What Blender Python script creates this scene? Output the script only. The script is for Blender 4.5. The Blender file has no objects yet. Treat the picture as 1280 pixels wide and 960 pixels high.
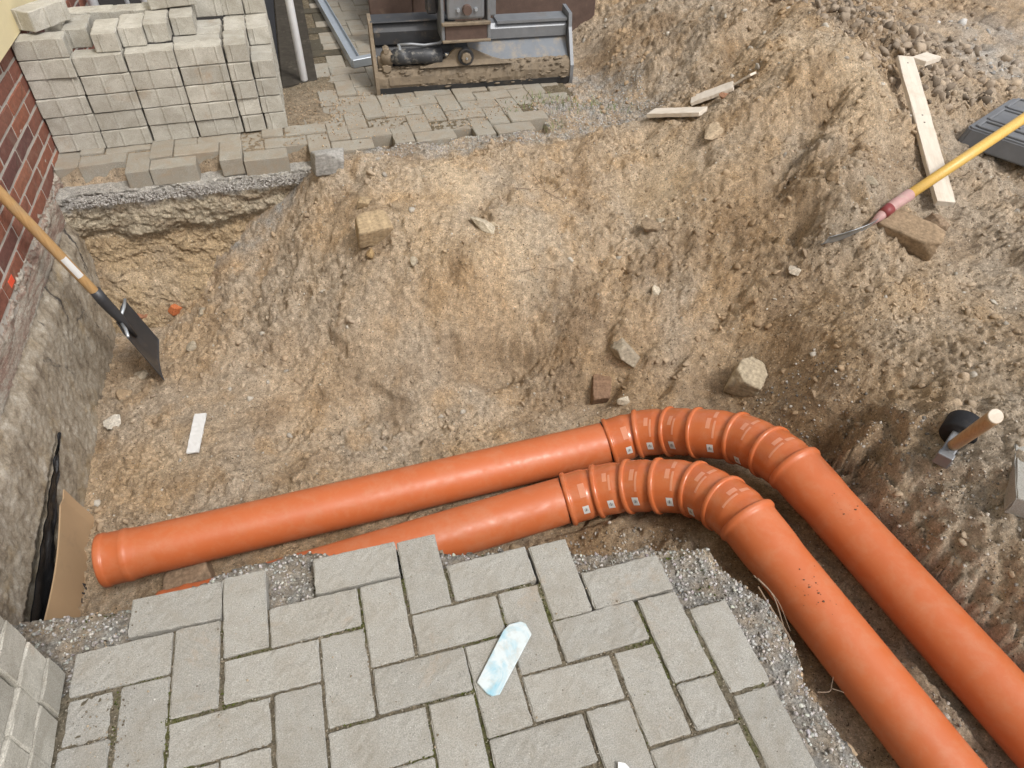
import bpy, bmesh, math, random
import numpy as np
from mathutils import Vector, Matrix
random.seed(7); RNG = np.random.default_rng(11)
SC = bpy.context.scene
# ------------------------------------------------------------------ camera
CAM = (-0.0102, -0.7842, 1.4493)
cam = bpy.data.cameras.new('camera'); cam.sensor_width = 36.0; cam.lens = 870.0/1280*36
cam.clip_start = 0.05; cam.clip_end = 500
camo = bpy.data.objects.new('camera', cam); SC.collection.objects.link(camo)
YAW, PITCH, ROLL = math.radians(16.71), math.radians(44.06), math.radians(1.39)
fw = Vector((math.sin(YAW)*math.cos(PITCH), math.cos(YAW)*math.cos(PITCH), -math.sin(PITCH)))
rt = Vector((math.cos(YAW), -math.sin(YAW), 0)); up = rt.cross(fw)
r2 = rt*math.cos(ROLL)+up*math.sin(ROLL); u2 = up*math.cos(ROLL)-rt*math.sin(ROLL)
camo.matrix_world = Matrix(((r2.x, u2.x, -fw.x, CAM[0]), (r2.y, u2.y, -fw.y, CAM[1]), (r2.z, u2.z, -fw.z, CAM[2]), (0, 0, 0, 1)))
SC.camera = camo
# ------------------------------------------------------------------ light
SUN_EL, SUN_AZ = math.radians(54), math.radians(146)      # azimuth clockwise from +Y
w = bpy.data.worlds.new('World'); SC.world = w; w.use_nodes = True
nt = w.node_tree; bg = nt.nodes['Background']
sky = nt.nodes.new('ShaderNodeTexSky'); sky.sky_type = 'NISHITA'; sky.sun_disc = False
sky.sun_elevation = SUN_EL; sky.sun_rotation = SUN_AZ; sky.dust_density = 4.0; sky.air_density = 1.0
hs = nt.nodes.new('ShaderNodeHueSaturation'); hs.inputs['Saturation'].default_value = 0.25
nt.links.new(sky.outputs[0], hs.inputs['Color']); nt.links.new(hs.outputs[0], bg.inputs['Color'])
bg.inputs['Strength'].default_value = 0.135
sun = bpy.data.lights.new('sun', 'SUN'); sun.energy = 1.5; sun.angle = math.radians(10); sun.color = (1.0, 0.96, 0.9)
suno = bpy.data.objects.new('sun', sun); SC.collection.objects.link(suno)
sd = Vector((math.sin(SUN_AZ)*math.cos(SUN_EL), math.cos(SUN_AZ)*math.cos(SUN_EL), math.sin(SUN_EL)))
suno.rotation_euler = sd.to_track_quat('Z', 'Y').to_euler(); suno.location = (3, 5, 8)
SC.view_settings.view_transform = 'Standard'; SC.view_settings.look = 'None'
SC.view_settings.gamma = 1.0; SC.view_settings.exposure = 0.46
# ------------------------------------------------------------------ noise in numpy
def _hash(ix, iy, seed):
    h = (ix.astype(np.int64)*374761393 + iy.astype(np.int64)*668265263 + seed*1442695041) & 0xFFFFFFFF
    h = ((h ^ (h >> 13))*1274126177) & 0xFFFFFFFF
    return (h ^ (h >> 16)) & 0xFFFFFFFF
def perlin(x, y, seed=0):
    x0 = np.floor(x); y0 = np.floor(y); fx = x-x0; fy = y-y0
    u = fx*fx*fx*(fx*(fx*6-15)+10); v = fy*fy*fy*(fy*(fy*6-15)+10)
    def g(ox, oy):
        a = _hash(x0+ox, y0+oy, seed)/4294967296.0*6.2831853
        return np.cos(a)*(fx-ox)+np.sin(a)*(fy-oy)
    n0 = g(0, 0)*(1-u)+g(1, 0)*u; n1 = g(0, 1)*(1-u)+g(1, 1)*u
    return (n0*(1-v)+n1*v)*1.5
def fbm(x, y, f, o=4, seed=0, gain=.5):
    s = 0; a = 1.0
    for i in range(o):
        s = s+a*perlin(x*f+13.7*i, y*f-7.1*i, seed+i*17); f *= 2.03; a *= gain
    return s
def ridge(x, y, f, o=3, seed=0):
    s = 0; a = 1.0
    for i in range(o):
        s = s+a*(1-2*np.abs(perlin(x*f+5.3*i, y*f+9.1*i, seed+i*31))); f *= 2.1; a *= .5
    return s-.6
def smooth(a, b, x):
    t = np.clip((x-a)/(b-a), 0, 1); return t*t*(3-2*t)
# ------------------------------------------------------------------ materials
def newmat(name):
    m = bpy.data.materials.new(name); m.use_nodes = True
    n = m.node_tree.nodes; b = n['Principled BSDF']; return m, m.node_tree, n, b
def noise(nt, scale, detail=6, rough=.6, coord='Object', dist=0, stretch=None):
    tc = nt.nodes.new('ShaderNodeTexCoord'); t = nt.nodes.new('ShaderNodeTexNoise')
    t.inputs['Scale'].default_value = scale; t.inputs['Detail'].default_value = detail
    t.inputs['Roughness'].default_value = rough; t.inputs['Distortion'].default_value = dist
    if coord == 'World':
        gm = nt.nodes.new('ShaderNodeNewGeometry'); src = gm.outputs['Position']
    else: src = tc.outputs[coord]
    if stretch:
        mp = nt.nodes.new('ShaderNodeMapping'); mp.inputs['Scale'].default_value = stretch
        nt.links.new(src, mp.inputs['Vector']); src = mp.outputs['Vector']
    nt.links.new(src, t.inputs['Vector']); return t.outputs['Fac']
def ramp(nt, fac, stops):
    r = nt.nodes.new('ShaderNodeValToRGB'); el = r.color_ramp.elements
    while len(el) < len(stops): el.new(.5)
    for e, (p, c) in zip(el, stops): e.position = p; e.color = (c, c, c, 1) if isinstance(c, (int, float)) else (*c, 1)
    nt.links.new(fac, r.inputs['Fac']); return r.outputs['Color']
def mix(nt, fac, a, b, mode='MIX'):
    m = nt.nodes.new('ShaderNodeMix'); m.data_type = 'RGBA'; m.blend_type = mode
    for sock, v in ((m.inputs[0], fac), (m.inputs[6], a), (m.inputs[7], b)):
        if isinstance(v, (int, float)): sock.default_value = v
        elif isinstance(v, tuple): sock.default_value = (*v, 1)
        else: nt.links.new(v, sock)
    return m.outputs[2]
def bump(nt, b, h, strength=.4, dist=.004):
    n = nt.nodes.new('ShaderNodeBump'); n.inputs['Strength'].default_value = strength; n.inputs['Distance'].default_value = dist
    nt.links.new(h, n.inputs['Height']); nt.links.new(n.outputs[0], b.inputs['Normal'])
def objrand(nt):
    return nt.nodes.new('ShaderNodeObjectInfo').outputs['Random']
def simple(name, col, rough=.6, metal=0, var=.25, scale=25, bstr=.2, bdist=.002, dirt=None, dirt_amt=.5, dscale=9, spec=.5, objvar=0):
    m, nt, n, b = newmat(name)
    a = noise(nt, scale, 8, .65)
    c = mix(nt, a, tuple(x*(1-var) for x in col), tuple(min(1, x*(1+var)) for x in col))
    if objvar:
        rr = ramp(nt, objrand(nt), [(0, 1-objvar), (1, 1+objvar)]); c = mix(nt, 1.0, c, rr, 'MULTIPLY')
    if dirt:
        d = ramp(nt, noise(nt, dscale, 8, .7, 'World'), [(.66-.3*dirt_amt, 0), (.80-.25*dirt_amt, 1)])
        dm = nt.nodes.new('ShaderNodeMath'); dm.operation = 'MULTIPLY'; dm.inputs[1].default_value = min(1, .4+dirt_amt*.6)
        nt.links.new(d, dm.inputs[0]); c = mix(nt, dm.outputs[0], c, dirt)
    nt.links.new(c, b.inputs['Base Color'])
    b.inputs['Roughness'].default_value = rough; b.inputs['Metallic'].default_value = metal
    b.inputs['Specular IOR Level'].default_value = spec
    if bstr: bump(nt, b, noise(nt, scale*4, 6, .7), bstr, bdist)
    return m
def soil_mat():
    m, nt, n, b = newmat('soil')
    at = n.new('ShaderNodeAttribute'); at.attribute_name = 'soil'
    f1 = ramp(nt, noise(nt, 38, 8, .75, 'World'), [(.3, .52), (.7, 1.42)])
    f2 = ramp(nt, noise(nt, 150, 7, .82, 'World'), [(.36, .30), (.45, 1.0), (.55, 1.1), (.64, 2.1)])
    c = mix(nt, 1.0, at.outputs['Color'], f1, 'MULTIPLY'); c = mix(nt, .85, c, f2, 'MULTIPLY')
    sp = ramp(nt, noise(nt, 170, 2, .5, 'World'), [(.67, 0), (.71, 1)])
    c = mix(nt, sp, c, (.62, .56, .46))
    sp2 = ramp(nt, noise(nt, 120, 2, .5, 'World'), [(.30, 1), (.34, 0)])
    c = mix(nt, sp2, c, (.10, .075, .05))
    nt.links.new(c, b.inputs['Base Color']); b.inputs['Roughness'].default_value = .95; b.inputs['Specular IOR Level'].default_value = .15
    ad = n.new('ShaderNodeMath'); ad.operation = 'ADD'
    nt.links.new(noise(nt, 85, 9, .8, 'World'), ad.inputs[0]); nt.links.new(noise(nt, 260, 4, .75, 'World'), ad.inputs[1])
    bump(nt, b, ad.outputs[0], 1.0, .009)
    return m
def vcol_mat(name, rough=.9, scale=200, amt=.7):
    m, nt, n, b = newmat(name)
    at = n.new('ShaderNodeAttribute'); at.attribute_name = 'soil'
    f = ramp(nt, noise(nt, scale, 5, .7, 'World'), [(.3, .6), (.7, 1.35)])
    nt.links.new(mix(nt, amt, at.outputs['Color'], f, 'MULTIPLY'), b.inputs['Base Color'])
    b.inputs['Roughness'].default_value = rough; b.inputs['Specular IOR Level'].default_value = .2
    bump(nt, b, noise(nt, 300, 4, .7, 'World'), .6, .003)
    return m
def paver_mat(name, col, dirt, damt, vr=(.93, 1.05)):
    m, nt, n, b = newmat(name)
    rr = objrand(nt)
    base = mix(nt, noise(nt, 14, 5, .6, 'World'), tuple(x*.88 for x in col), tuple(x*1.1 for x in col))
    base = mix(nt, 1.0, base, ramp(nt, rr, [(0, vr[0]), (1, vr[1])]), 'MULTIPLY')
    base = mix(nt, .8, base, ramp(nt, noise(nt, 420, 3, .7, 'World'), [(.33, .62), (.5, 1), (.67, 1.35)]), 'MULTIPLY')
    base = mix(nt, ramp(nt, noise(nt, 300, 2, .5, 'World'), [(.71, 0), (.75, 1)]), base, (.62, .61, .58))
    base = mix(nt, ramp(nt, noise(nt, 210, 2, .5, 'World'), [(.25, 1), (.285, 0)]), base, (.10, .10, .095))
    d = ramp(nt, noise(nt, 9, 10, .78, 'World', .5), [(.50-.14*damt, 0), (.82-.1*damt, min(1, .35+.6*damt))])
    base = mix(nt, d, base, dirt)
    rust = ramp(nt, noise(nt, 5.5, 6, .7, 'World', .6), [(.60, 0), (.80, .55)])
    base = mix(nt, rust, base, (.34, .22, .12))
    nt.links.new(base, b.inputs['Base Color']); b.inputs['Roughness'].default_value = .92; b.inputs['Specular IOR Level'].default_value = .2
    ad = n.new('ShaderNodeMath'); ad.operation = 'ADD'
    nt.links.new(noise(nt, 350, 4, .7, 'World'), ad.inputs[0]); nt.links.new(noise(nt, 160, 5, .6, 'World'), ad.inputs[1])
    bump(nt, b, ad.outputs[0], .6, .0022)
    return m
def brick_mat():
    m, nt, n, b = newmat('clinker_brick')
    c = ramp(nt, objrand(nt), [(0, (.17, .062, .042)), (.35, (.26, .095, .055)), (.6, (.115, .05, .045)), (.8, (.30, .12, .07)), (1, (.19, .07, .05))])
    c = mix(nt, .7, c, ramp(nt, noise(nt, 60, 8, .7), [(.3, .55), (.7, 1.4)]), 'MULTIPLY')
    c = mix(nt, ramp(nt, noise(nt, 9, 8, .75, 'World'), [(.55, 0), (.8, .5)]), c, (.32, .26, .2))
    nt.links.new(c, b.inputs['Base Color']); b.inputs['Roughness'].default_value = .75
    bump(nt, b, noise(nt, 120, 6, .7), .4, .002); return m
def found_mat():
    m, nt, n, b = newmat('stained_concrete')
    c = ramp(nt, noise(nt, 13, 12, .78, 'World', .3, (1, 1, .85)), [(.33, (.12, .09, .065)), (.45, (.27, .225, .165)), (.55, (.36, .315, .25)), (.68, (.52, .48, .41))])
    tar = ramp(nt, noise(nt, 6.5, 8, .7, 'World', 1.2, (1, 1.3, .6)), [(.60, 0), (.66, .92)])
    c = mix(nt, tar, c, (.045, .04, .038))
    och = ramp(nt, noise(nt, 4.3, 6, .7, 'World', .5), [(.55, 0), (.72, .7)])
    c = mix(nt, och, c, (.33, .24, .12))
    c = mix(nt, .7, c, ramp(nt, noise(nt, 160, 6, .7, 'World'), [(.3, .6), (.7, 1.35)]), 'MULTIPLY')
    nt.links.new(c, b.inputs['Base Color']); b.inputs['Roughness'].default_value = .9
    bump(nt, b, noise(nt, 90, 8, .75, 'World'), .6, .0035); return m
def pipe_mat(name, rough):
    m, nt, n, b = newmat(name)
    c = mix(nt, noise(nt, 6, 4, .5, 'World'), (.455, .112, .034), (.525, .142, .048))
    dust = ramp(nt, noise(nt, 16, 9, .75, 'World', .3), [(.46, 0), (.80, .5)])
    c = mix(nt, dust, c, (.50, .25, .145))
    mud = ramp(nt, noise(nt, 34, 10, .8, 'World', .6), [(.66, 0), (.74, .55)]); c = mix(nt, mud, c, (.36, .22, .13))
    scr = ramp(nt, noise(nt, 60, 4, .6, 'World', 0, (.3, 4, 4)), [(.70, 0), (.8, .3)])
    c = mix(nt, scr, c, (.66, .34, .2))
    nt.links.new(c, b.inputs['Base Color'])
    r = ramp(nt, noise(nt, 30, 5, .6, 'World'), [(.3, rough*.8), (.7, rough*1.35)]); nt.links.new(r, b.inputs['Roughness'])
    b.inputs['Specular IOR Level'].default_value = .5
    bump(nt, b, noise(nt, 40, 3, .5, 'World'), .05, .002); return m
def wood_mat(name, c1, c2, axis='X', rough=.6, dirt=None):
    m, nt, n, b = newmat(name)
    st = {'X': (1, 14, 14), 'Y': (14, 1, 14), 'Z': (14, 14, 1)}[axis]
    g = noise(nt, 12, 8, .65, 'Object', .4, st)
    c = mix(nt, ramp(nt, g, [(.35, 0), (.65, 1)]), c1, c2)
    if dirt:
        c = mix(nt, ramp(nt, noise(nt, 14, 8, .7, 'World'), [(.5, 0), (.75, .7)]), c, dirt)
    nt.links.new(c, b.inputs['Base Color']); b.inputs['Roughness'].default_value = rough
    bump(nt, b, g, .25, .002); return m
M = {}
M['soil'] = soil_mat(); M['clod'] = vcol_mat('soil_clod'); M['rock'] = vcol_mat('stone', .85, 90, .8)
M['paver'] = paver_mat('concrete_paver', (.325, .315, .288), (.22, .185, .135), .40)
M['paver_far'] = paver_mat('dusty_concrete_paver', (.30, .285, .245), (.27, .205, .14), .8)
M['paver_stack'] = paver_mat('used_concrete_paver', (.455, .435, .385), (.21, .185, .14), .68, (.84, 1.12))
M['paver_dark'] = paver_mat('shaded_concrete_paver', (.085, .075, .055), (.06, .05, .035), .6)  # paver tone darkened to stand in for the shade lying there
M['brick'] = brick_mat(); M['found'] = found_mat()
M['mortar'] = simple('mortar', (.44, .41, .365), .95, var=.25, scale=40, bstr=.6, dirt=(.3, .25, .2), dirt_amt=.35)
M['plaster'] = simple('yellow_plaster', (.72, .62, .38), .9, var=.06, scale=60, bstr=.5, bdist=.003)
M['pipe'] = pipe_mat('orange_pipe_plastic', .42); M['fit'] = pipe_mat('orange_fitting_plastic', .2)
M['pipe_in'] = simple('pipe_inside', (.35, .10, .03), .5, bstr=0)
M['rubber'] = simple('black_rubber', (.016, .016, .018), .7, spec=.25, var=.3, scale=20, bstr=.25, dirt=(.13, .11, .09), dirt_amt=.25)
M['white'] = simple('white_paper', (.60, .60, .59), .5, var=.08, bstr=0)
M['speck'] = simple('dry_soil_specks', (.10, .06, .035), .95, bstr=0)
M['ink'] = simple('black_ink', (.03, .03, .035), .6, bstr=0)
M['glint'] = simple('pale_reflection_paint', (.60, .25, .145), .12, var=.1, scale=40, bstr=.1)  # pale tone that paints reflections onto the pipe bends
M['steel'] = simple('worn_steel', (.24, .25, .265), .5, .55, var=.3, scale=14, bstr=.15, dirt=(.22, .17, .12), dirt_amt=.3)
M['bluesteel'] = simple('polished_blade_steel', (.135, .15, .17), .62, .1, var=.35, scale=10, bstr=.15, dirt=(.27, .22, .16), dirt_amt=.6, dscale=14)
M['darksteel'] = simple('dark_painted_steel', (.042, .043, .047), .45, .2, var=.4, scale=14, bstr=.2, dirt=(.20, .155, .11), dirt_amt=.35, dscale=12)
M['mudsteel'] = simple('muddy_steel', (.215, .17, .12), .85, .1, var=.4, scale=22, bstr=.7, bdist=.004, dirt=(.095, .08, .065), dirt_amt=.45, dscale=8)
M['rust'] = simple('rusty_brown_steel', (.115, .075, .06), .75, .2, var=.5, scale=18, bstr=.4, dirt=(.2, .15, .11), dirt_amt=.3)
M['galv'] = simple('galvanised_steel', (.46, .50, .54), .42, .6, var=.18, scale=30, bstr=.1, dirt=(.3, .28, .25), dirt_amt=.12)
M['tube'] = simple('white_painted_tube', (.80, .81, .83), .4, .1, var=.12, scale=12, bstr=.1, dirt=(.42, .41, .39), dirt_amt=.2)
M['worncyl'] = simple('worn_black_cylinder', (.04, .042, .047), .5, .1, var=.3, scale=20, bstr=.3, dirt=(.42, .39, .34), dirt_amt=.45, dscale=30)
M['chrome'] = simple('chromed_rod', (.75, .76, .78), .15, 1, var=.05, bstr=0)
M['darkconc'] = simple('dark_concrete', (.05, .044, .036), .95, spec=.1, var=.6, scale=30, bstr=.5, dirt=(.17, .15, .12), dirt_amt=.3, dscale=10)  # concrete toned much darker than the pavers beside it
M['asphalt'] = simple('dark_asphalt', (.035, .033, .032), .95, spec=.1, var=.5, scale=90, bstr=.6)
M['card'] = simple('cardboard', (.40, .27, .155), .8, var=.08, scale=10, bstr=.08, dirt=(.30, .21, .13), dirt_amt=.3)
M['foil'] = simple('black_foil', (.012, .012, .013), .25, var=.3, scale=15, bstr=.6, bdist=.01)
M['ash'] = wood_mat('ash_handle', (.36, .21, .085), (.46, .29, .13), 'Z', .45, (.33, .25, .16))
M['yellowash'] = wood_mat('yellow_handle', (.60, .36, .07), (.70, .46, .12), 'Z', .4, (.5, .36, .15))
M['brownash'] = wood_mat('brown_handle', (.32, .20, .105), (.43, .29, .16), 'Z', .5, (.3, .23, .15))
M['lath'] = wood_mat('pale_lath', (.60, .53, .44), (.68, .61, .52), 'X', .7, (.5, .42, .32))
M['pinkpaint'] = simple('pink_painted_socket', (.44, .26, .245), .6, var=.35, scale=25, bstr=.25, dirt=(.42, .36, .28), dirt_amt=.45, dscale=20)
M['redtape'] = simple('dark_red_label', (.20, .035, .035), .5, var=.3, bstr=0)
M['blackplate'] = simple('grey_plastic_plate', (.15, .155, .165), .62, var=.3, scale=16, bstr=.2, dirt=(.2, .185, .16), dirt_amt=.3, dscale=6)
M['whiteblue'] = None
def blue_piece():
    m, nt, n, b = newmat('white_board_with_blue_wash')
    c = mix(nt, ramp(nt, noise(nt, 14, 5, .6, 'Object', 1.0), [(.46, 0), (.62, .8)]), (.56, .62, .64), (.17, .43, .56))
    c = mix(nt, ramp(nt, noise(nt, 60, 8, .7), [(.48, 0), (.72, .65)]), c, (.42, .41, .37))
    nt.links.new(c, b.inputs['Base Color']); b.inputs['Roughness'].default_value = .5; return m
M['whiteblue'] = blue_piece()
M['root'] = simple('dry_root', (.20, .145, .10), .9, var=.4, bstr=.3)
M['moss'] = simple('moss', (.07, .085, .02), .95, var=.5, scale=80, bstr=.5)
M['grass'] = simple('grass_blade', (.13, .19, .04), .7, var=.4, bstr=0)
M['redmark'] = simple('orange_marker_paint', (.75, .09, .04), .6, bstr=0)
# ------------------------------------------------------------------ object helpers
COL = SC.collection
def link(name, me, mat=None, parent=None, smoothf=False):
    o = bpy.data.objects.new(name, me); COL.objects.link(o)
    if mat is not None:
        for mm in (mat if isinstance(mat, (list, tuple)) else [mat]): me.materials.append(mm)
    if parent: o.parent = parent
    if smoothf: me.polygons.foreach_set('use_smooth', [True]*len(me.polygons))
    return o
def tag(o, label=None, cat=None, group=None, kind=None):
    if label: o['label'] = label
    if cat: o['category'] = cat
    if group: o['group'] = group
    if kind: o['kind'] = kind
    return o
def empty(name, loc=(0, 0, 0)):
    o = bpy.data.objects.new(name, None); o.empty_display_size = .1; COL.objects.link(o); o.location = loc; return o
def mesh(name, v, f):
    me = bpy.data.meshes.new(name); me.from_pydata([tuple(p) for p in v], [], [tuple(q) for q in f]); me.update(); return me
def fast_mesh(name, V, F):
    """V (n,3) float, F (m,k) int all the same k"""
    me = bpy.data.meshes.new(name); n, m, k = len(V), len(F), F.shape[1]
    me.vertices.add(n); me.vertices.foreach_set('co', np.ascontiguousarray(V, np.float32).ravel())
    me.loops.add(m*k); me.loops.foreach_set('vertex_index', np.ascontiguousarray(F, np.int32).ravel())
    me.polygons.add(m); me.polygons.foreach_set('loop_start', np.arange(0, m*k, k, dtype=np.int32))
    me.update(calc_edges=True); return me
def set_col(me, C):
    a = me.color_attributes.new('soil', 'FLOAT_COLOR', 'POINT')
    a.data.foreach_set('color', np.c_[C, np.ones(len(C))].astype(np.float32).ravel())
def child(parent, name, me, mat, sm=False):
    """child whose mesh is in world coordinates; parent is an unrotated empty"""
    o = link(name, me, mat, parent, sm); p = parent
    off = Vector((0, 0, 0))
    while p: off += Vector(p.location); p = p.parent
    o.location = -off; return o
def box_bm(bm, c, s, R=None, bev=0, seg=1):
    g = bmesh.ops.create_cube(bm, size=1.0)
    vs = g['verts']
    bmesh.ops.scale(bm, vec=Vector(s), verts=vs)
    if bev:
        es = list({e for v in vs for e in v.link_edges})
        r = bmesh.ops.bevel(bm, geom=es, offset=bev, segments=seg, affect='EDGES', profile=.5)
        vs = list({v for f in r['faces'] for v in f.verts} | {v for v in vs if v.is_valid})
    if R is not None: bmesh.ops.transform(bm, matrix=R.to_4x4(), verts=vs)
    bmesh.ops.translate(bm, vec=Vector(c), verts=vs)
    return vs
def bm_mesh(bm, name):
    me = bpy.data.meshes.new(name); bmesh.ops.recalc_face_normals(bm, faces=bm.faces); bm.to_mesh(me); bm.free(); return me
def box(name, c, s, R=None, bev=0, seg=1):
    bm = bmesh.new(); box_bm(bm, c, s, R, bev, seg); return bm_mesh(bm, name)
def frame(z, x=None):
    z = Vector(z).normalized(); x = Vector(x) if x is not None else (Vector((0, 0, 1)) if abs(z.z) < .9 else Vector((1, 0, 0)))
    x = (x-z*x.dot(z)).normalized(); y = z.cross(x); return Matrix((x, y, z)).transposed()
def sweep(name, pts, rads, n=24, caps=True, sx=1.0, sy=1.0, xdir=None):
    """tube along pts with a radius at each point"""
    pts = [Vector(p) for p in pts]; V = []; F = []
    x = None
    for i, p in enumerate(pts):
        t = (pts[min(i+1, len(pts)-1)]-pts[max(i-1, 0)])
        if t.length < 1e-9: t = pts[-1]-pts[0]
        Rm = frame(t, x if x is not None else xdir); x = Rm.col[0].copy()
        r = rads[i] if hasattr(rads, '__len__') else rads
        for k in range(n):
            a = 2*math.pi*k/n; V.append(p+Rm.col[0]*(r*sx*math.cos(a))+Rm.col[1]*(r*sy*math.sin(a)))
        if i:
            for k in range(n):
                a, b = (i-1)*n+k, (i-1)*n+(k+1) % n; F.append((a, b, b+n, a+n))
    if caps:
        F.append(tuple(reversed(range(n)))); F.append(tuple(range((len(pts)-1)*n, len(pts)*n)))
    return mesh(name, V, F)
def lattice_box(name, s, n, c, jit, seed, wave=0):
    """box with chamfered worn edges; s half sizes, n inner divisions"""
    rng = np.random.default_rng(seed); ax = []
    for h, k in zip(s, n): ax.append([-h]+list(np.linspace(-h+c, h-c, k+1))+[h])
    idx = {}; V = []; F = []
    nx, ny, nz = [len(a) for a in ax]
    def vid(i, j, k):
        if (i, j, k) in idx: return idx[(i, j, k)]
        p = np.array([ax[0][i], ax[1][j], ax[2][k]]); ex = [i in (0, nx-1), j in (0, ny-1), k in (0, nz-1)]
        if sum(ex) >= 2:
            pull = c*(.55 if sum(ex) == 2 else .75)*(1+rng.normal(0, .35))
            for d in range(3):
                if ex[d]: p[d] -= np.sign(p[d])*max(0, pull)
        p += rng.normal(0, jit, 3)*(1 if sum(ex) else .5)
        idx[(i, j, k)] = len(V); V.append(p); return idx[(i, j, k)]
    for j in range(ny-1):
        for k in range(nz-1):
            F.append((vid(0, j, k), vid(0, j, k+1), vid(0, j+1, k+1), vid(0, j+1, k))); F.append((vid(nx-1, j, k), vid(nx-1, j+1, k), vid(nx-1, j+1, k+1), vid(nx-1, j, k+1)))
    for i in range(nx-1):
        for k in range(nz-1):
            F.append((vid(i, 0, k), vid(i+1, 0, k), vid(i+1, 0, k+1), vid(i, 0, k+1))); F.append((vid(i, ny-1, k), vid(i, ny-1, k+1), vid(i+1, ny-1, k+1), vid(i+1, ny-1, k)))
    for i in range(nx-1):
        for j in range(ny-1):
            F.append((vid(i, j, 0), vid(i, j+1, 0), vid(i+1, j+1, 0), vid(i+1, j, 0))); F.append((vid(i, j, nz-1), vid(i+1, j, nz-1), vid(i+1, j+1, nz-1), vid(i, j+1, nz-1)))
    return mesh(name, V, F)
# ------------------------------------------------------------------ terrain
CTRL = np.array([(-1.136,1.925,-0.760),
(-1.149,1.312,-0.760),
(-1.066,0.945,-0.750),
(-0.906,0.724,-0.700),
(-0.665,1.248,-0.640),
(-0.810,1.011,-0.690),
(-0.521,1.063,-0.660),
(-0.159,1.080,-0.650),
(-1.129,2.153,-0.760),
(-1.050,2.257,-0.760),
(0.158,1.094,-0.640),
(0.490,1.100,-0.620),
(0.830,1.081,-0.620),
(0.925,0.966,-0.600),
(-0.516,0.757,-0.640),
(-0.104,0.735,-0.620),
(0.181,0.575,-0.600),
(0.526,0.571,-0.580),
(-0.861,2.386,-0.720),
(-0.691,2.459,-0.580),
(-0.454,2.408,-0.400),
(-0.241,2.341,-0.270),
(-0.041,2.196,-0.120),
(-0.360,2.194,-0.460),
(-0.575,1.993,-0.600),
(-0.794,1.748,-0.680),
(-0.080,2.029,-0.270),
(-0.136,1.648,-0.420),
(-0.407,1.559,-0.600),
(0.178,2.163,-0.060),
(0.141,1.825,-0.140),
(0.015,1.513,-0.430),
(-0.027,1.380,-0.620),
(0.545,2.169,-0.030),
(0.571,1.669,-0.150),
(0.514,1.448,-0.270),
(0.529,1.380,-0.520),
(0.463,1.259,-0.580),
(0.313,1.468,-0.370),
(0.865,2.091,-0.030),
(0.944,1.738,-0.090),
(0.859,1.460,-0.220),
(0.879,1.280,-0.380),
(0.941,1.112,-0.560),
(1.317,1.734,-0.100),
(1.265,1.417,-0.180),
(1.104,1.144,-0.360),
(1.089,2.183,-0.020),
(1.439,2.072,0.050),
(1.316,0.954,-0.460),
(1.519,1.806,0.030),
(1.346,1.351,-0.190),
(1.420,1.091,-0.300),
(1.412,0.814,-0.440),
(1.577,0.802,-0.220),
(1.663,1.009,-0.090),
(1.779,1.088,0.020),
(1.633,1.294,-0.010),
(1.857,1.452,0.160),
(1.566,1.532,0.050),
(1.161,0.826,-0.520),
(1.378,0.625,-0.460),
(1.470,0.568,-0.340),
(1.493,0.408,-0.340),
(1.496,0.248,-0.320),
(2.437,2.203,0.360),
(1.977,1.966,0.280),
(2.257,1.654,0.270),
(2.256,1.859,0.330),
(2.161,1.357,0.170),
(1.921,1.269,0.240),
(2.117,1.095,0.000),
(2.390,1.151,0.000),
(2.762,1.668,0.030),
(3.268,1.841,-0.020),
(4.246,2.679,0.020),
(3.542,2.807,0.120),
(4.187,3.185,0.060),
(1.869,2.321,0.160),
(1.794,2.923,0.120),
(2.065,3.236,0.220),
(2.194,2.845,0.320),
(2.563,2.687,0.380),
(1.418,2.639,0.000),
(1.620,2.963,0.120),
(1.579,2.394,0.040),
(1.634,2.108,0.080),
(1.805,2.114,0.160),
(1.579,3.344,0.000),
(2.178,0.510,0.000),
(2.571,0.920,0.000),
(2.006,0.593,-0.030),
(1.794,0.712,-0.080),
(1.569,0.571,-0.170),
(1.682,0.351,-0.100),
(1.728,0.055,0.020),
(1.631,0.113,-0.050),
(1.918,0.247,0.010),
(1.507,0.228,-0.180),
(1.420,-0.029,-0.130),
(1.384,-0.221,-0.130),
(1.378,-0.369,-0.140),
(1.530,-0.090,-0.050),
(1.448,-0.250,0.000),
(0.719,0.330,-0.500),
(0.872,0.265,-0.420),
(1.028,0.303,-0.400),
(1.260,0.100,-0.360),
(1.300,-0.200,-0.370),
(1.380,-0.600,-0.380),
(1.100,0.000,-0.370),
(1.130,-0.300,-0.380),
(1.200,-0.700,-0.400),
(1.050,-0.100,-0.380),
(1.020,-0.400,-0.420),
(0.950,-0.200,-0.380),
(1.000,0.200,-0.380),
(1.120,0.300,-0.380),
(0.200,0.350,-0.600),
(0.500,0.350,-0.560),
(-0.300,0.400,-0.620),
(-0.800,0.400,-0.700),
(0.750,0.300,-0.500),
(0.850,0.100,-0.420),
(0.900,-0.350,-0.420),
(0.950,-0.700,-0.420),
(6.000,8.000,0.100),
(3.000,7.000,0.500),
(0.000,7.000,0.000),
(-3.000,7.000,0.000),
(6.000,3.000,0.200),
(6.000,0.000,0.100),
(4.000,-2.000,0.000),
(2.000,-2.000,0.000),
(1.700,-0.600,-0.020),
(2.600,-0.600,0.020),
(2.200,5.000,0.350),
(4.000,5.000,0.350),
(3.600,4.200,0.200)])
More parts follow.
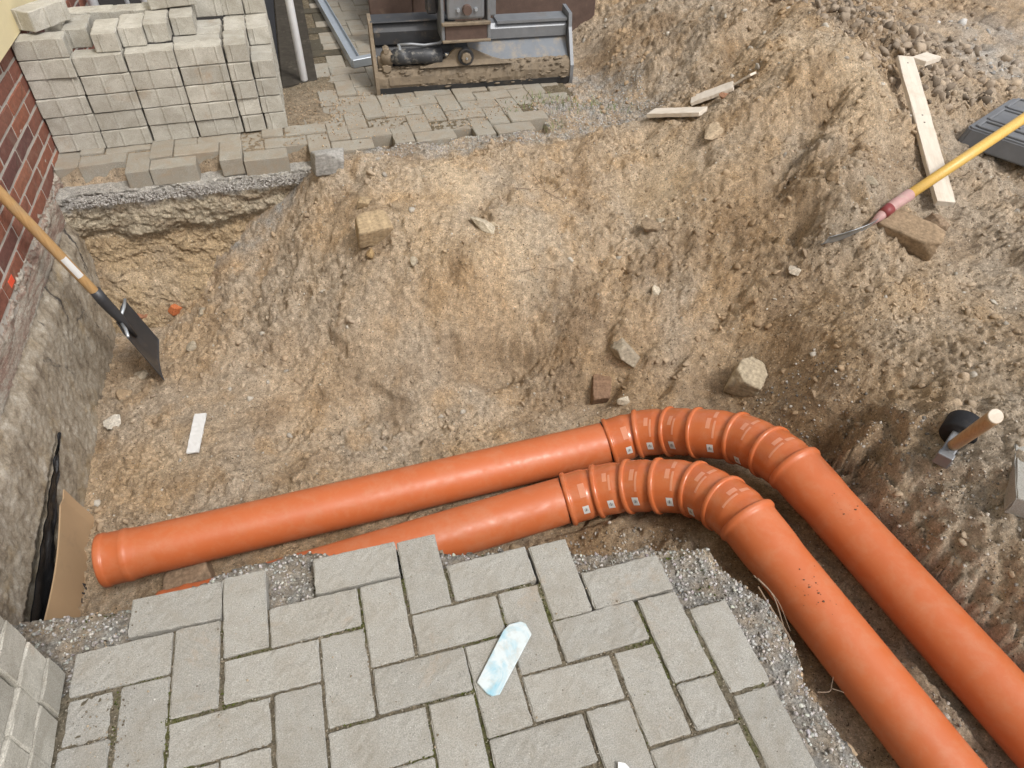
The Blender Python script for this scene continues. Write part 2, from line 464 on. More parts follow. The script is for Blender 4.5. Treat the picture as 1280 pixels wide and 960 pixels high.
def tps_fit(W, reg=2e-3):
    n = len(W); d = np.linalg.norm(W[:, None, :2]-W[None, :, :2], axis=2)
    K = np.where(d > 0, d*d*np.log(d+1e-12), 0)+reg*np.eye(n); P = np.c_[np.ones(n), W[:, :2]]
    return np.linalg.solve(np.block([[K, P], [P.T, np.zeros((3, 3))]]), np.r_[W[:, 2], 0, 0, 0])
TC = tps_fit(CTRL)
def H0(x, y):
    o = TC[-3]+TC[-2]*x+TC[-1]*y
    for (a, b, _), c in zip(CTRL, TC[:-3]):
        q = (x-a)**2+(y-b)**2+1e-12; o += c*.5*q*np.log(q)
    return np.clip(o, -1.0, .6)
NEAR = np.array([(-1.3, .23), (-.813, .238), (-.718, .215), (-.625, .207), (-.50, .225), (-.38, .262), (-.315, .253), (-.25, .262), (-.202, .245), (-.08, .215), (.0, .21), (.09, .166), (.14, .156), (.195, .138), (.25, .142), (.305, .127), (.35, .11), (.398, .095), (.45, .07), (.5, .056), (.56, .05), (.639, .03), (.70, .02), (.747, .006), (.758, -.037), (.786, -.124), (.821, -.155), (.816, -.265), (.8, -.354), (.808, -.458), (.817, -.539), (.83, -.8), (.84, -1.6), (-1.3, -1.6)])
def in_poly(x, y, P):
    r = np.zeros(x.shape, bool); n = len(P)
    for i in range(n):
        (x1, y1), (x2, y2) = P[i], P[(i+1) % n]
        if y1 == y2: continue
        r ^= ((y1 > y) != (y2 > y)) & (x < (x2-x1)*(y-y1)/(y2-y1)+x1)
    return r
def dist_poly(x, y, P, closed=True):
    d = np.full(x.shape, 1e9); n = len(P)
    for i in range(n if closed else n-1):
        a = P[i]; b = P[(i+1) % n]; e = np.array(b)-np.array(a); L = e@e+1e-12
        t = np.clip(((x-a[0])*e[0]+(y-a[1])*e[1])/L, 0, 1)
        d = np.minimum(d, np.hypot(x-a[0]-t*e[0], y-a[1]-t*e[1]))
    return d
PIPE1 = [(-.90, .702, -.50), (.844, .776, -.53), (.949, .763, -.497), (1.045, .706, -.449), (1.106, .631, -.393), (1.196, .531, -.336), (1.237, .414, -.288), (1.257, .299, -.255), (1.379, -.504, -.283), (1.50, -1.3, -.31)]
PIPE2 = [(-.70, .44, -.50), (.594, .54, -.49), (.692, .526, -.461), (.787, .489, -.419), (.863, .433, -.37), (.946, .359, -.321), (.985, .261, -.279), (1.008, .159, -.25), (1.142, -.531, -.318), (1.29, -1.3, -.38)]
def yedge(x): return 2.31-.06*smooth(.2, .45, x)+.02*np.sin(x*9)+.015*np.sin(x*23+1)
# soil tones (reflectance of the material itself: dry sand, damp loam, gravel, pale sand, ochre)
DRY = np.array((.515, .382, .25)); DAMP = np.array((.25, .165, .092)); GRAV = np.array((.48, .46, .425)); PALE = np.array((.62, .485, .33)); OCH = np.array((.48, .31, .155)); GREY = np.array((.475, .395, .305))
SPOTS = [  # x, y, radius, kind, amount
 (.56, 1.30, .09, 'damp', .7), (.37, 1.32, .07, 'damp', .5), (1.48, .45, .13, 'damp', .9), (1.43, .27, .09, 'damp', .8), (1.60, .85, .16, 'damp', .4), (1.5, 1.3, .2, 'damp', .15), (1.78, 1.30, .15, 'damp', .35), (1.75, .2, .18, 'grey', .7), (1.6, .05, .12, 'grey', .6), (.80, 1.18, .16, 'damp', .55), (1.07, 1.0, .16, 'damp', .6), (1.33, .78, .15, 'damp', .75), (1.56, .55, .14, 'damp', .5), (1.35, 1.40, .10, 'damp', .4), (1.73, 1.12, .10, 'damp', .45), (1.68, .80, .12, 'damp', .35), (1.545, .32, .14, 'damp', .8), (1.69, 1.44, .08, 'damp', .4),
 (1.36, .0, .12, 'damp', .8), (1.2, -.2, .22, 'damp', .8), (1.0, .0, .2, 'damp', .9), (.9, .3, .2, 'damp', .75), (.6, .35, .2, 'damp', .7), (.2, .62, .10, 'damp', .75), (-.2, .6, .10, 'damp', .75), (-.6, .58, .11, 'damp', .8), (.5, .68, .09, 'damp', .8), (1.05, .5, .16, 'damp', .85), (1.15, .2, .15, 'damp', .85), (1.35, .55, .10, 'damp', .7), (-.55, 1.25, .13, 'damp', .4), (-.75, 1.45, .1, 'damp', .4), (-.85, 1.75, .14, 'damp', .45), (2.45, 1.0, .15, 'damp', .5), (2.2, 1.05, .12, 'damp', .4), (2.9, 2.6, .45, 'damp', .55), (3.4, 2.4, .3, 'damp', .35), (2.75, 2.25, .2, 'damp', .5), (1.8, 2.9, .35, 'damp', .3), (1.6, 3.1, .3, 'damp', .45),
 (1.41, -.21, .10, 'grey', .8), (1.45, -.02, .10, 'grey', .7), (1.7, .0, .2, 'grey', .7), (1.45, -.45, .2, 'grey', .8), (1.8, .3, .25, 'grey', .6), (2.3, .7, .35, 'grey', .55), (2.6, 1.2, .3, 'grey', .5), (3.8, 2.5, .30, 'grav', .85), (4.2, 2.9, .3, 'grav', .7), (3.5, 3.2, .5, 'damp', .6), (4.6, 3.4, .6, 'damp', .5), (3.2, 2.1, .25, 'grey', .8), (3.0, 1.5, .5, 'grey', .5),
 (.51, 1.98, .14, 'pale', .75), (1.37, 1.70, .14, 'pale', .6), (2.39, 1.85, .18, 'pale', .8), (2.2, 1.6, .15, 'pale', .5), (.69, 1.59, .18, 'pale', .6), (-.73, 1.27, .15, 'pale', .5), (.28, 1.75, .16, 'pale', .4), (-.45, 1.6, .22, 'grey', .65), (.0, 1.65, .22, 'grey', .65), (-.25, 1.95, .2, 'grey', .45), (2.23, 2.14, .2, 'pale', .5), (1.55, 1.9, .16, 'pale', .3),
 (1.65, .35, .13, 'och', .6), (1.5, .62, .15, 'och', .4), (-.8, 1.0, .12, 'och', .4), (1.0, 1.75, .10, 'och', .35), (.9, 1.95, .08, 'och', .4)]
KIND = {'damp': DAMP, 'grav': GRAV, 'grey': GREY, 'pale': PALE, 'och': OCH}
def soil_color(x, y, cheap=False):
    c = np.repeat(DRY[None, :], len(x), 0)
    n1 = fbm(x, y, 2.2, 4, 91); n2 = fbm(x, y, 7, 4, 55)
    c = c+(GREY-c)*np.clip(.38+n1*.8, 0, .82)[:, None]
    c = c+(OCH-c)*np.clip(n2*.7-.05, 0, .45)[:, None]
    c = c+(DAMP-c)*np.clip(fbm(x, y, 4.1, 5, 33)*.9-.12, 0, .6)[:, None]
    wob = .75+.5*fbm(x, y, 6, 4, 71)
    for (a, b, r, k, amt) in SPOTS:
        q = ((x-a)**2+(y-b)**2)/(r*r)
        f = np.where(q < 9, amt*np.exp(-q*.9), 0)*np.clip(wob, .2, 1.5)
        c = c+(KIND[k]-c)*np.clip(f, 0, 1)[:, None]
    return c
# tensor grid, fine where the camera is near
def axis(segs):
    out = [segs[0][0]]
    for a, b, h in segs: out += list(np.linspace(a, b, max(1, int(round((b-a)/h)))+1)[1:])
    return np.array(out)
GX = axis([(-3.5, -1.4, .15), (-1.4, -1.15, .03), (-1.15, 2.2, .0056), (2.2, 2.25, .01), (2.25, 3.4, .010), (3.4, 5.2, .02), (5.2, 9, .15), (9, 60, 3)])
GY = axis([(-40, -3, 3), (-3, -.9, .12), (-.9, -.62, .02), (-.62, .74, .0068), (.74, 2.36, .0051), (2.36, 2.62, .007), (2.62, 3.6, .011), (3.6, 5.2, .022), (5.2, 9, .12), (9, 80, 3)])
X, Y = np.meshgrid(GX, GY); nx, ny = len(GX), len(GY)
x = X.ravel(); y = Y.ravel()
h = H0(x, y)
far = (np.abs(x-1) > 3.6) | (y > 6) | (y < -1.3)
h = np.where(far, h*np.exp(-np.maximum(0, np.hypot(x-1, y-2)-4.5)/3), h)
# ---- soil relief
rough = np.clip(.75+.9*fbm(x, y, 1.7, 3, 5), .25, 1.5)
for (a, b, r) in [(.51, 1.98, .16), (1.37, 1.70, .18), (.72, 1.60, .2), (-.7, 1.25, .2), (.95, 1.75, .12), (.3, 1.2, .1), (1.55, .6, .15)]:
    rough *= 1-.7*np.exp(-((x-a)**2+(y-b)**2)/(r*r))
heap = smooth(1.45, 1.8, x)*smooth(.9, 1.2, y)
rel = .020*fbm(x, y, 2.6, 3, 1)+.014*ridge(x, y, 6.0, 3, 2)*rough
sx = x+.65*h; sy = y+.65*h      # let the grain follow steep faces instead of stretching down them
wx = sx+.030*fbm(x, y, 8, 3, 8); wy = sy+.030*fbm(x, y, 8, 3, 9)
chunk = np.clip(fbm(wx, wy, 15, 3, 3, .55), -.5, .7); rel += (.0095*chunk+.0050*np.clip(fbm(wx, wy, 33, 3, 4, .6), -.5, .8)+.0050*np.clip(fbm(sx, sy, 70, 2, 6, .8), -.8, .5))*rough+RNG.normal(0, .0012, len(x))
crack = 1-np.abs(fbm(wx, wy, 5.5, 4, 51)); rel -= .016*smooth(.90, 1.0, crack)*rough*np.clip(fbm(x, y, 2.3, 2, 52)+.35, 0, 1)
rel += heap*(.020*ridge(x, y, 4.5, 3, 21)+.008*fbm(wx, wy, 21, 3, 22))
# runnels down the slopes
sl = np.exp(-((x-.95)**2/.30+(y-1.75)**2/.16)); rel += sl*.008*fbm(x*1.0, y*.28, 16, 2, 44)
# scoops and overhang lips left by the digger
def scoop(a, b, rx, ry, ang, dep):
    c, s = math.cos(ang), math.sin(ang); u = (x-a)*c+(y-b)*s; v = -(x-a)*s+(y-b)*c
    q = (u/rx)**2+(v/ry)**2; return -dep*np.exp(-q)*(1+.6*np.tanh(v/ry*2.2))
for a in [(.56, 1.30, .15, .06, -.1, .045), (.34, 1.31, .10, .05, .2, .03), (1.0, 1.05, .09, .06, .5, .05), (1.16, 1.12, .08, .06, .3, .05), (1.72, 1.16, .07, .10, .2, .05), (2.0, 1.60, .12, .05, .6, .05), (1.85, 1.45, .16, .05, .6, .05), (-.05, 1.75, .06, .05, 0, .035), (.62, 1.83, .05, .04, 0, .03), (-.1, 1.25, .14, .05, .1, .04), (.9, 1.96, .05, .03, 0, .03), (1.45, 1.1, .1, .06, .3, .04), (1.62, .95, .1, .05, -.3, .04), (.0, 2.08, .05, .04, 0, .03), (1.45, 2.02, .06, .04, .5, .03)]: rel += scoop(*a)
# crumbly clods grown straight out of the surface
def lumps(cell, seed, fill=.7, kk=.8, asp=1.0):
    gx = wx2/cell; gy = wy2/(cell*asp); cx = np.floor(gx); cy = np.floor(gy); out = np.zeros(gx.shape)
    for ox in (-1, 0, 1):
        for oy in (-1, 0, 1):
            ax_ = cx+ox; ay_ = cy+oy
            px = ax_+_hash(ax_, ay_, seed)/4294967296.0; py = ay_+_hash(ax_, ay_, seed+1)/4294967296.0
            rr = _hash(ax_, ay_, seed+2)/4294967296.0; ex_ = _hash(ax_, ay_, seed+3)/4294967296.0
            r = np.where(ex_ < fill, .22+.62*rr**1.6, 1e-6); e = .7+.6*ex_
            q = (((gx-px)*e)**2+((gy-py)/e)**2)/(r*r)
            out = np.maximum(out, np.sqrt(np.clip(1-q, 0, 1))*r*(.5+.5*rr))
    return out*cell*kk
wx2 = sx+.012*fbm(x, y, 26, 3, 101); wy2 = sy+.012*fbm(x, y, 26, 3, 102)
def blob(lst):
    o = np.zeros(x.shape)
    for (a, b, r, k) in lst: o = np.maximum(o, k*np.exp(-((x-a)**2+(y-b)**2)/(r*r)))
    return o
crumb = np.clip(.45+1.5*fbm(x, y, 2.9, 3, 103), .08, 1.1)
crumb = np.maximum(crumb, blob([(-.45, 1.9, .3, 1.2), (-.2, 2.1, .2, 1.1), (-.75, 2.1, .2, 1.2), (.0, 1.85, .15, .9), (1.35, 1.3, .22, 1.2), (1.5, 1.5, .2, 1.), (1.7, 1.2, .2, 1.3), (1.95, .85, .22, 1.4), (1.85, 1.1, .2, 1.3), (-.85, 1.8, .15, 1.1), (1.9, 1.35, .2, 1.), (2.9, 2.4, .5, 1.6)]))
crumb *= 1-blob([(.51, 1.98, .13, .8), (1.34, 1.72, .17, .85), (.72, 1.60, .16, .7), (-.7, 1.25, .16, .5), (1.55, .62, .14, .8), (.3, 1.15, .15, .6), (1.9, .45, .3, .6), (2.3, .6, .4, .5)])
crumb = np.maximum(crumb*.85, .12)
rel += crumb*(lumps(.085, 111, .5, .55)*np.clip(crumb-.3, 0, 1)+lumps(.046, 121, .6, .70)+lumps(.027, 131, .7, .9)+lumps(.016, 141, .75, 1.1))
# scarps (drop on the right-hand side of the line), gullies, pits and humps seen in the slope
def polyd(P, mar):
    P = np.array(P); m = (x > P[:, 0].min()-mar) & (x < P[:, 0].max()+mar) & (y > P[:, 1].min()-mar) & (y < P[:, 1].max()+mar)
    px = x[m]+.018*fbm(x[m], y[m], 13, 3, 104); py = y[m]+.018*fbm(x[m], y[m], 13, 3, 105); best = np.full(px.shape, 9.); sg = np.zeros(px.shape); tt = np.zeros(px.shape)
    for i in range(len(P)-1):
        e = P[i+1]-P[i]; L = e@e; t = np.clip(((px-P[i, 0])*e[0]+(py-P[i, 1])*e[1])/L, 0, 1); dx = px-P[i, 0]-t*e[0]; dy = py-P[i, 1]-t*e[1]; d = np.hypot(dx, dy)
        k = d < best; best[k] = d[k]; sg[k] = np.sign(e[0]*dy-e[1]*dx)[k]; tt[k] = (i+t[k])/(len(P)-1)
    return m, best, sg, tt
for P, dep, wid in [([(.29, 1.42), (.35, 1.40), (.44, 1.38), (.54, 1.39), (.64, 1.36), (.74, 1.30), (.80, 1.26)], .075, .11), ([(-.11, 1.62), (-.07, 1.55), (-.04, 1.49)], .05, .05), ([(-.06, 1.46), (.06, 1.35), (.13, 1.28), (.22, 1.24)], .035, .06), ([(.55, 1.83), (.63, 1.78), (.655, 1.68)], .035, .04), ([(.93, 2.03), (.96, 1.90), (1.02, 1.80)], .022, .05),
                    ([(1.70, 1.36), (1.82, 1.42), (1.95, 1.39), (2.08, 1.43)], .06, .06), ([(1.53, .47), (1.58, .38), (1.57, .30), (1.50, .17)], .06, .07), ([(1.62, .80), (1.66, .59), (1.67, .45)], .02, .05), ([(2.75, 1.98), (2.50, 2.14), (2.42, 2.28), (2.50, 2.62), (2.6, 2.9)], .12, .22), ([(-.38, 1.62), (-.25, 1.57), (-.16, 1.60)], .03, .05), ([(-.6, 1.42), (-.45, 1.38), (-.3, 1.40)], .025, .05), ([(1.05, 1.62), (1.12, 1.45), (1.17, 1.30)], .02, .05), ([(1.5, 1.02), (1.62, 1.0), (1.72, 1.04)], .03, .05), ([(.08, 2.16), (.2, 2.10), (.32, 2.12)], .025, .05), ([(.72, 2.17), (.82, 2.12), (.9, 2.14)], .02, .04)]:
    m, d, s, t = polyd(P, .35); f = np.where(s < 0, np.exp(-d/wid)*smooth(-.001, .012, d), 0)*np.clip(4*t, 0, 1)*np.clip(4*(1-t), 0, 1); up_ = np.where(s >= 0, np.exp(-d/(wid*.8)), 1*np.exp(-d/.01))*.25*np.clip(4*t, 0, 1)*np.clip(4*(1-t), 0, 1); rel[m] += -dep*f+dep*up_
for P, dep, wid in [([(2.14, 1.68), (2.03, 1.59), (1.93, 1.51)], .055, .035), ([(2.12, 1.50), (1.97, 1.34)], .06, .03), ([(1.90, 1.19), (1.95, 1.13)], .045, .022), ([(1.25, 1.05), (1.19, 1.01), (1.14, .97)], .05, .03), ([(1.61, 2.56), (1.78, 2.48), (1.91, 2.36), (2.08, 2.40), (2.25, 2.49)], .06, .09), ([(.95, 1.66), (.98, 1.59), (1.06, 1.45)], .02, .03), ([(1.60, 1.74), (1.57, 1.66)], .035, .02), ([(-.88, 2.25), (-.6, 2.1)], .02, .04)]:
    m, d, s, t = polyd(P, .3); rel[m] -= dep*np.exp(-(d/wid)**2)
for (a, b, r, dep) in [(.99, 1.21, .025, .06), (1.74, 1.21, .05, .08), (1.80, .95, .03, .04), (-.19, 2.17, .022, .04), (-.47, 1.96, .06, .045), (-.23, 1.60, .025, .035), (.16, 1.97, .03, .03), (.92, 1.64, .02, .025), (-.05, 1.98, .03, .03), (.25, 1.70, .03, .025), (1.35, 2.0, .03, .03), (1.60, 1.95, .03, .03), (.45, 1.62, .22, -.04), (1.9, 1.75, .22, -.05), (2.12, 1.9, .2, -.05), (1.55, 1.95, .16, -.03), (2.3, 1.6, .16, -.04), (.5, 2.03, .12, -.035), (.15, 2.03, .1, -.03), (.75, 1.75, .12, -.02), (1.75, 1.9, .15, -.03), (1.5, .55, .1, -.03), (.1, 1.6, .12, -.035), (-.3, 1.8, .1, -.03), (-.55, 1.75, .09, -.03), (2.05, .8, .07, -.03), (1.93, .93, .05, -.03), (1.9, .78, .05, -.025), (2.1, .65, .06, -.02)]:
    q = ((x-a)**2+(y-b)**2)/(r*r); rel -= np.where(q < 9, dep*np.exp(-q), 0)
# boot and tyre prints on the floor and the right bank
def tread(a, b, ang, L, W, pitch):
    c, s = math.cos(ang), math.sin(ang); u = (x-a)*c+(y-b)*s; v = -(x-a)*s+(y-b)*c
    win = smooth(1, .75, np.abs(u)/L)*smooth(1, .8, np.abs(v)/W)
    bars = smooth(-.2, .35, np.sin(u/pitch*6.283+np.sign(np.sin(v/pitch*2.2))*1.4))
    return win*(-.007+.006*bars)
for q in [(.33, 1.20, .5, .13, .045, .022), (.55, 1.14, .15, .13, .045, .022), (1.62, .50, 2.2, .22, .06, .030), (1.72, .62, 2.3, .2, .06, .030), (1.85, .42, 2.2, .25, .06, .030), (1.95, .60, 2.25, .2, .06, .03), (1.50, .15, 2.4, .1, .045, .022), (-.6, 1.1, 1.0, .13, .045, .022), (-.35, 1.22, .3, .13, .045, .022)]: rel += tread(*q)
# crusty slabs on the right bank
rb = np.exp(-((x-1.42)**2/.03+(y+.05)**2/.16)); rel += rb*(.012*ridge(x, y, 9, 3, 61)+.008*ridge(x, y, 23, 2, 62))
# ---- paved areas
inN = in_poly(x, y, NEAR); dN = np.full(x.shape, 9.); m = (x > -1.5) & (x < 1.6) & (y < .8) & (y > -2)
dN[m] = dist_poly(x[m]+.014*fbm(x[m], y[m], 14, 3, 12), y[m]+.014*fbm(x[m], y[m], 14, 3, 13), NEAR)
wN = np.where(inN, 1.0, np.exp(-(dN/.035)**2))
gN = -.030+.010*fbm(x, y, 7, 3, 14)+.006*ridge(x, y, 60, 2, 15)+.004*perlin(x*140, y*140, 16)-.03*np.where(inN, np.exp(-dN/.03), 1)
inset = in_poly(x, y, np.array([(-.72, .0), (-.6, .1), (-.4, .1), (-.3, .1), (-.2, .1), (.1, .1), (.1, .1), (.3, .0), (.4, .0), (.4, -.1), (.59, -.1), (.59, -.15), (.69, -.15), (.69, -1.5), (-.72, -1.5)]))
joint = -.0050+.0035*fbm(x, y, 45, 3, 18)
gN = np.where(inset, np.minimum(joint, -.0042), gN)
yf = y-yedge(x); wF = smooth(-.10, .0, yf)*smooth(1.75, 1.55, x)*(y < 6)
wF = np.where(x < -.03, (y > 2.47).astype(float), wF)
pavF = (x < 1.36-.25*(y < 2.75)) & (y > 2.39)
gF = np.where(pavF, -.0375+.004*fbm(x, y, 40, 3, 19), -.040+.026*fbm(x, y, 6, 4, 20)+.009*ridge(x, y, 45, 2, 24)+.004*perlin(x*120, y*120, 25))
gF = np.where(pavF & (x < .12) & (y > 2.60) & (y < 3.3) & (x > -.16), -.034+.012*fbm(x, y, 7, 4, 26), gF)     # sand spilt over the stones
gF = np.where(pavF & (y < 2.50), -.116+.006*fbm(x, y, 30, 3, 29), gF)
gF = gF+np.where((y > 3.75) & (x > .55), .0, 0)
# carve the trench round the pipes
for P in (PIPE1, PIPE2):
    for i in range(len(P)-1):
        a, b = np.array(P[i]), np.array(P[i+1]); e = (b-a)[:2]; L = e@e
        mm = (x > min(a[0], b[0])-.25) & (x < max(a[0], b[0])+.25) & (y > min(a[1], b[1])-.25) & (y < max(a[1], b[1])+.25)
        t = np.clip(((x[mm]-a[0])*e[0]+(y[mm]-a[1])*e[1])/L, 0, 1)
        d = np.hypot(x[mm]-a[0]-t*e[0], y[mm]-a[1]-t*e[1]); zb = a[2]+t*(b[2]-a[2])-.085
        h[mm] = np.minimum(h[mm], zb+np.maximum(0, d-.08)*1.6)
        rel[mm] *= .45+.55*smooth(.05, .13, d)
# the undercut crust of the right bank
BANK = np.array([(1.40, .30), (1.455, .243), (1.47, .186), (1.455, .099), (1.432, .017), (1.418, -.085), (1.425, -.198), (1.445, -.316), (1.465, -.419), (1.495, -.6), (1.60, -1.3), (2.6, -1.3), (2.6, .4), (1.55, .42)])
inB = in_poly(x, y, BANK); dB = np.full(x.shape, 9.); m = (x > 1.1) & (x < 2.4) & (y < .9) & (y > -2)
dB[m] = dist_poly(x[m]+.05*fbm(x[m], y[m], 11, 3, 62), y[m]+.03*fbm(x[m], y[m], 11, 3, 63), BANK)
sB = np.where(inB, dB, -dB); wB = smooth(-.055, .06, sB)
plate = np.maximum(h, np.minimum(-.165+.75*np.maximum(sB, 0), -.03))
h = h*(1-wB)+plate*wB
rel += np.exp(-(sB/.16)**2)*(.010*np.clip(fbm(wx, wy, 14, 3, 64), -.5, .8)-.012*smooth(.84, .98, 1-np.abs(fbm(wx, wy, 6.5, 3, 65))))
Z = h+rel
Z = Z*(1-wN)+gN*wN
heapover = np.clip(h+rel, None, .6)
Z = np.where((wF > 0), np.maximum(Z*(1-wF)+gF*wF, np.where((x > .1) & (yf < .035), heapover-.025, -9)), Z)
Z[(x < -1.14) & (y > -.2)] -= .02
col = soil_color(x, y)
gw = np.where(inN & ~inset, .92, 0)+np.where(~inN, np.exp(-(dN/.045)**2)*.75, 0)
gw = np.maximum(gw, smooth(-.07, .03, yf)*smooth(2.0, 1.5, x)*np.where(pavF, .25, .85)*(y < 3.0)*(.55+.6*np.clip(fbm(x, y, 6, 3, 77)+.3, 0, 1)))
gw = np.clip(gw*(.8+.5*fbm(x, y, 18, 3, 78)), 0, 1)
col = col+(GRAV*(.75+.25*perlin(x*130, y*130, 79))[:, None]-col)*gw[:, None]
sandc = np.where(inN & ~inset, np.exp(-(dN/.03)**2)*.7*smooth(.35, .75, x)*smooth(-.1, .0, y), 0); col = col+(PALE-col)*sandc[:, None]
jw = inset.astype(float); moss = np.clip(fbm(x, y, 5, 4, 80)*1.6-.1, 0, .85)*(.4+.6*(perlin(x*60, y*60, 81) > -.15))
jc = np.array((.215, .185, .135))+np.zeros((len(x), 3)); jc = jc+(np.array((.12, .125, .04))-jc)*moss[:, None]
col = col+(jc-col)*jw[:, None]
jf = ((wF > .5) & pavF & (y > 2.5)).astype(float); fc = np.array((.19, .155, .105))+np.zeros((len(x), 3)); sandF = (x < .2)*smooth(3.4, 2.9, y)*.8
fc = fc+(np.array((.34, .27, .19))-fc)*sandF[:, None]; col = col+(fc-col)*jf[:, None]
col = np.clip(col, .02, .8)
ii = np.arange(nx*ny).reshape(ny, nx)
F = np.stack([ii[:-1, :-1].ravel(), ii[:-1, 1:].ravel(), ii[1:, 1:].ravel(), ii[1:, :-1].ravel()], 1)
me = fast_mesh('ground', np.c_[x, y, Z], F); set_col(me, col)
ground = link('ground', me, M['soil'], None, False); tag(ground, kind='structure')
ZG = Z.reshape(ny, nx)
def gz(a, b):
    a = np.atleast_1d(np.asarray(a, float)); b = np.atleast_1d(np.asarray(b, float))
    i = np.clip(np.searchsorted(GX, a)-1, 0, nx-2); j = np.clip(np.searchsorted(GY, b)-1, 0, ny-2)
    u = (a-GX[i])/(GX[i+1]-GX[i]); v = (b-GY[j])/(GY[j+1]-GY[j])
    return ZG[j, i]*(1-u)*(1-v)+ZG[j, i+1]*u*(1-v)+ZG[j+1, i]*(1-u)*v+ZG[j+1, i+1]*u*v
def g1(a, b): return float(gz(a, b)[0])
# ---- the dug face under the stack of pavers
us = np.linspace(-1.17, .08, 300); vs = np.linspace(0, 1, 190); U, Vv = np.meshgrid(us, vs); U = U.ravel(); Vv = Vv.ravel()
zt = -.108; zz = zt-(Vv-.06)/.94*.74; zz = np.where(Vv < .06, zt, zz)
yy = np.where(Vv < .06, 2.47-(Vv/.06)*.085, 2.385)
dz = np.maximum(0, zt-zz); wv = fbm(U, zz, 3, 3, 201)
yy = yy-.02*smooth(.0, .1, dz)+.012*smooth(.03, .06, dz)
lip = .20+.035*np.sin(U*7+1)+.05*fbm(U, U*0, 3, 3, 203)
yy = yy+.030*smooth(lip-.02, lip+.03, dz)-.20*smooth(lip+.02, .72, dz)
amp = np.where(Vv < .04, .2, 1)
yy = yy-amp*(.018*fbm(U, zz*1.6, 4.5, 3, 205)+.009*np.clip(fbm(U+.03*fbm(U, zz, 9, 2, 213), zz*1.3, 11, 4, 206, .6), -.6, .5)+.007*np.clip(fbm(U, zz, 30, 3, 207, .7), -.7, .5)+.004*fbm(U, zz, 90, 2, 208))*smooth(0, .03, dz+.02)
zz = zz+.004*fbm(U, Vv*6, 30, 2, 209)
yy = yy+.004*RNG.normal(0, .25, len(U))
fc = np.repeat(np.array((.50, .43, .32))[None], len(U), 0)
low = smooth(lip, lip+.05, dz); fc = fc+(np.array((.47, .34, .20))-fc)*(low*.8)[:, None]
fc = fc+(GREY-fc)*np.clip(fbm(U, zz, 4, 4, 210)*.8, 0, .6)[:, None]; fc = fc+(DAMP-fc)*np.clip(fbm(U, zz*2, 4, 4, 211)*1.0-.15, 0, .55)[:, None]
gtop = 1-smooth(.05, .085, dz+.02*fbm(U, zz, 20, 2, 212)); fc = fc+(GRAV*.95-fc)*(gtop*.9)[:, None]
i2 = np.arange(len(U)).reshape(len(vs), len(us))
F2 = np.stack([i2[:-1, :-1].ravel(), i2[1:, :-1].ravel(), i2[1:, 1:].ravel(), i2[:-1, 1:].ravel()], 1)
me = fast_mesh('trench_wall', np.c_[U, yy, zz], F2); set_col(me, np.clip(fc, .02, .8))
tag(link('trench_wall', me, M['soil'], None, False), kind='structure')
# ---- loose clods, pebbles and gravel chips: far too many to count
def rock_templates(k, sub, seed, flat=.8):
    out = []; rng = np.random.default_rng(seed)
    for q in range(k):
        bm = bmesh.new(); bmesh.ops.create_icosphere(bm, subdivisions=sub, radius=1); V = np.array([v.co[:] for v in bm.verts]); Ff = np.array([[v.index for v in f.verts] for f in bm.faces]); bm.free()
        N = rng.normal(size=(11, 3)); N /= np.linalg.norm(N, axis=1)[:, None]; hh = rng.uniform(.55, 1.0, 11)
        dots = V@N.T; r = np.min(np.where(dots > .05, hh/np.maximum(dots, .05), 9), axis=1); r = np.minimum(r, 1.25)
        V = V*(r*(1+(rng.normal(0, .09, len(r)) if sub > 1 else 0)))[:, None]*np.array([1, rng.uniform(.65, 1), rng.uniform(.5, flat)]); out.append((V, Ff))
    return out
def rand_rot(n, rng, tilt=.6):
    a = rng.uniform(0, 2*np.pi, n); b = rng.normal(0, tilt, n); c = rng.normal(0, tilt, n)
    ca, sa, cb, sb, cc, sc = np.cos(a), np.sin(a), np.cos(b), np.sin(b), np.cos(c), np.sin(c)
    R = np.empty((n, 3, 3)); R[:, 0, 0] = ca*cb; R[:, 0, 1] = ca*sb*sc-sa*cc; R[:, 0, 2] = ca*sb*cc+sa*sc
    R[:, 1, 0] = sa*cb; R[:, 1, 1] = sa*sb*sc+ca*cc; R[:, 1, 2] = sa*sb*cc-ca*sc; R[:, 2, 0] = -sb; R[:, 2, 1] = cb*sc; R[:, 2, 2] = cb*cc; return R
def scatter(name, px, py, pz, r, colr, sub, seed, mat, tilt=.6):
    rng = np.random.default_rng(seed); T = rock_templates(10, sub, seed+1); n = len(px); R = rand_rot(n, rng, tilt); Vs = []; Fs = []; Cs = []; off = 0
    which = rng.integers(0, len(T), n)
    for k, (V, Ff) in enumerate(T):
        s = np.where(which == k)[0]
        if not len(s): continue
        P = np.einsum('nij,vj->nvi', R[s], V)*r[s][:, None, None]+np.stack([px[s], py[s], pz[s]], 1)[:, None, :]
        nv = len(V); Vs.append(P.reshape(-1, 3)); Fs.append((Ff[None]+(off+np.arange(len(s))*nv)[:, None, None]).reshape(-1, 3)); Cs.append(np.repeat(colr[s], nv, 0)); off += nv*len(s)
    me = fast_mesh(name, np.concatenate(Vs), np.concatenate(Fs)); set_col(me, np.clip(np.concatenate(Cs), .02, .75))
    return tag(link(name, me, mat), kind='stuff')
def pts(n, area, dens, seed):
    rng = np.random.default_rng(seed); a = rng.uniform(area[0], area[1], n); b = rng.uniform(area[2], area[3], n)
    keep = rng.random(n) < dens(a, b); return a[keep], b[keep], rng
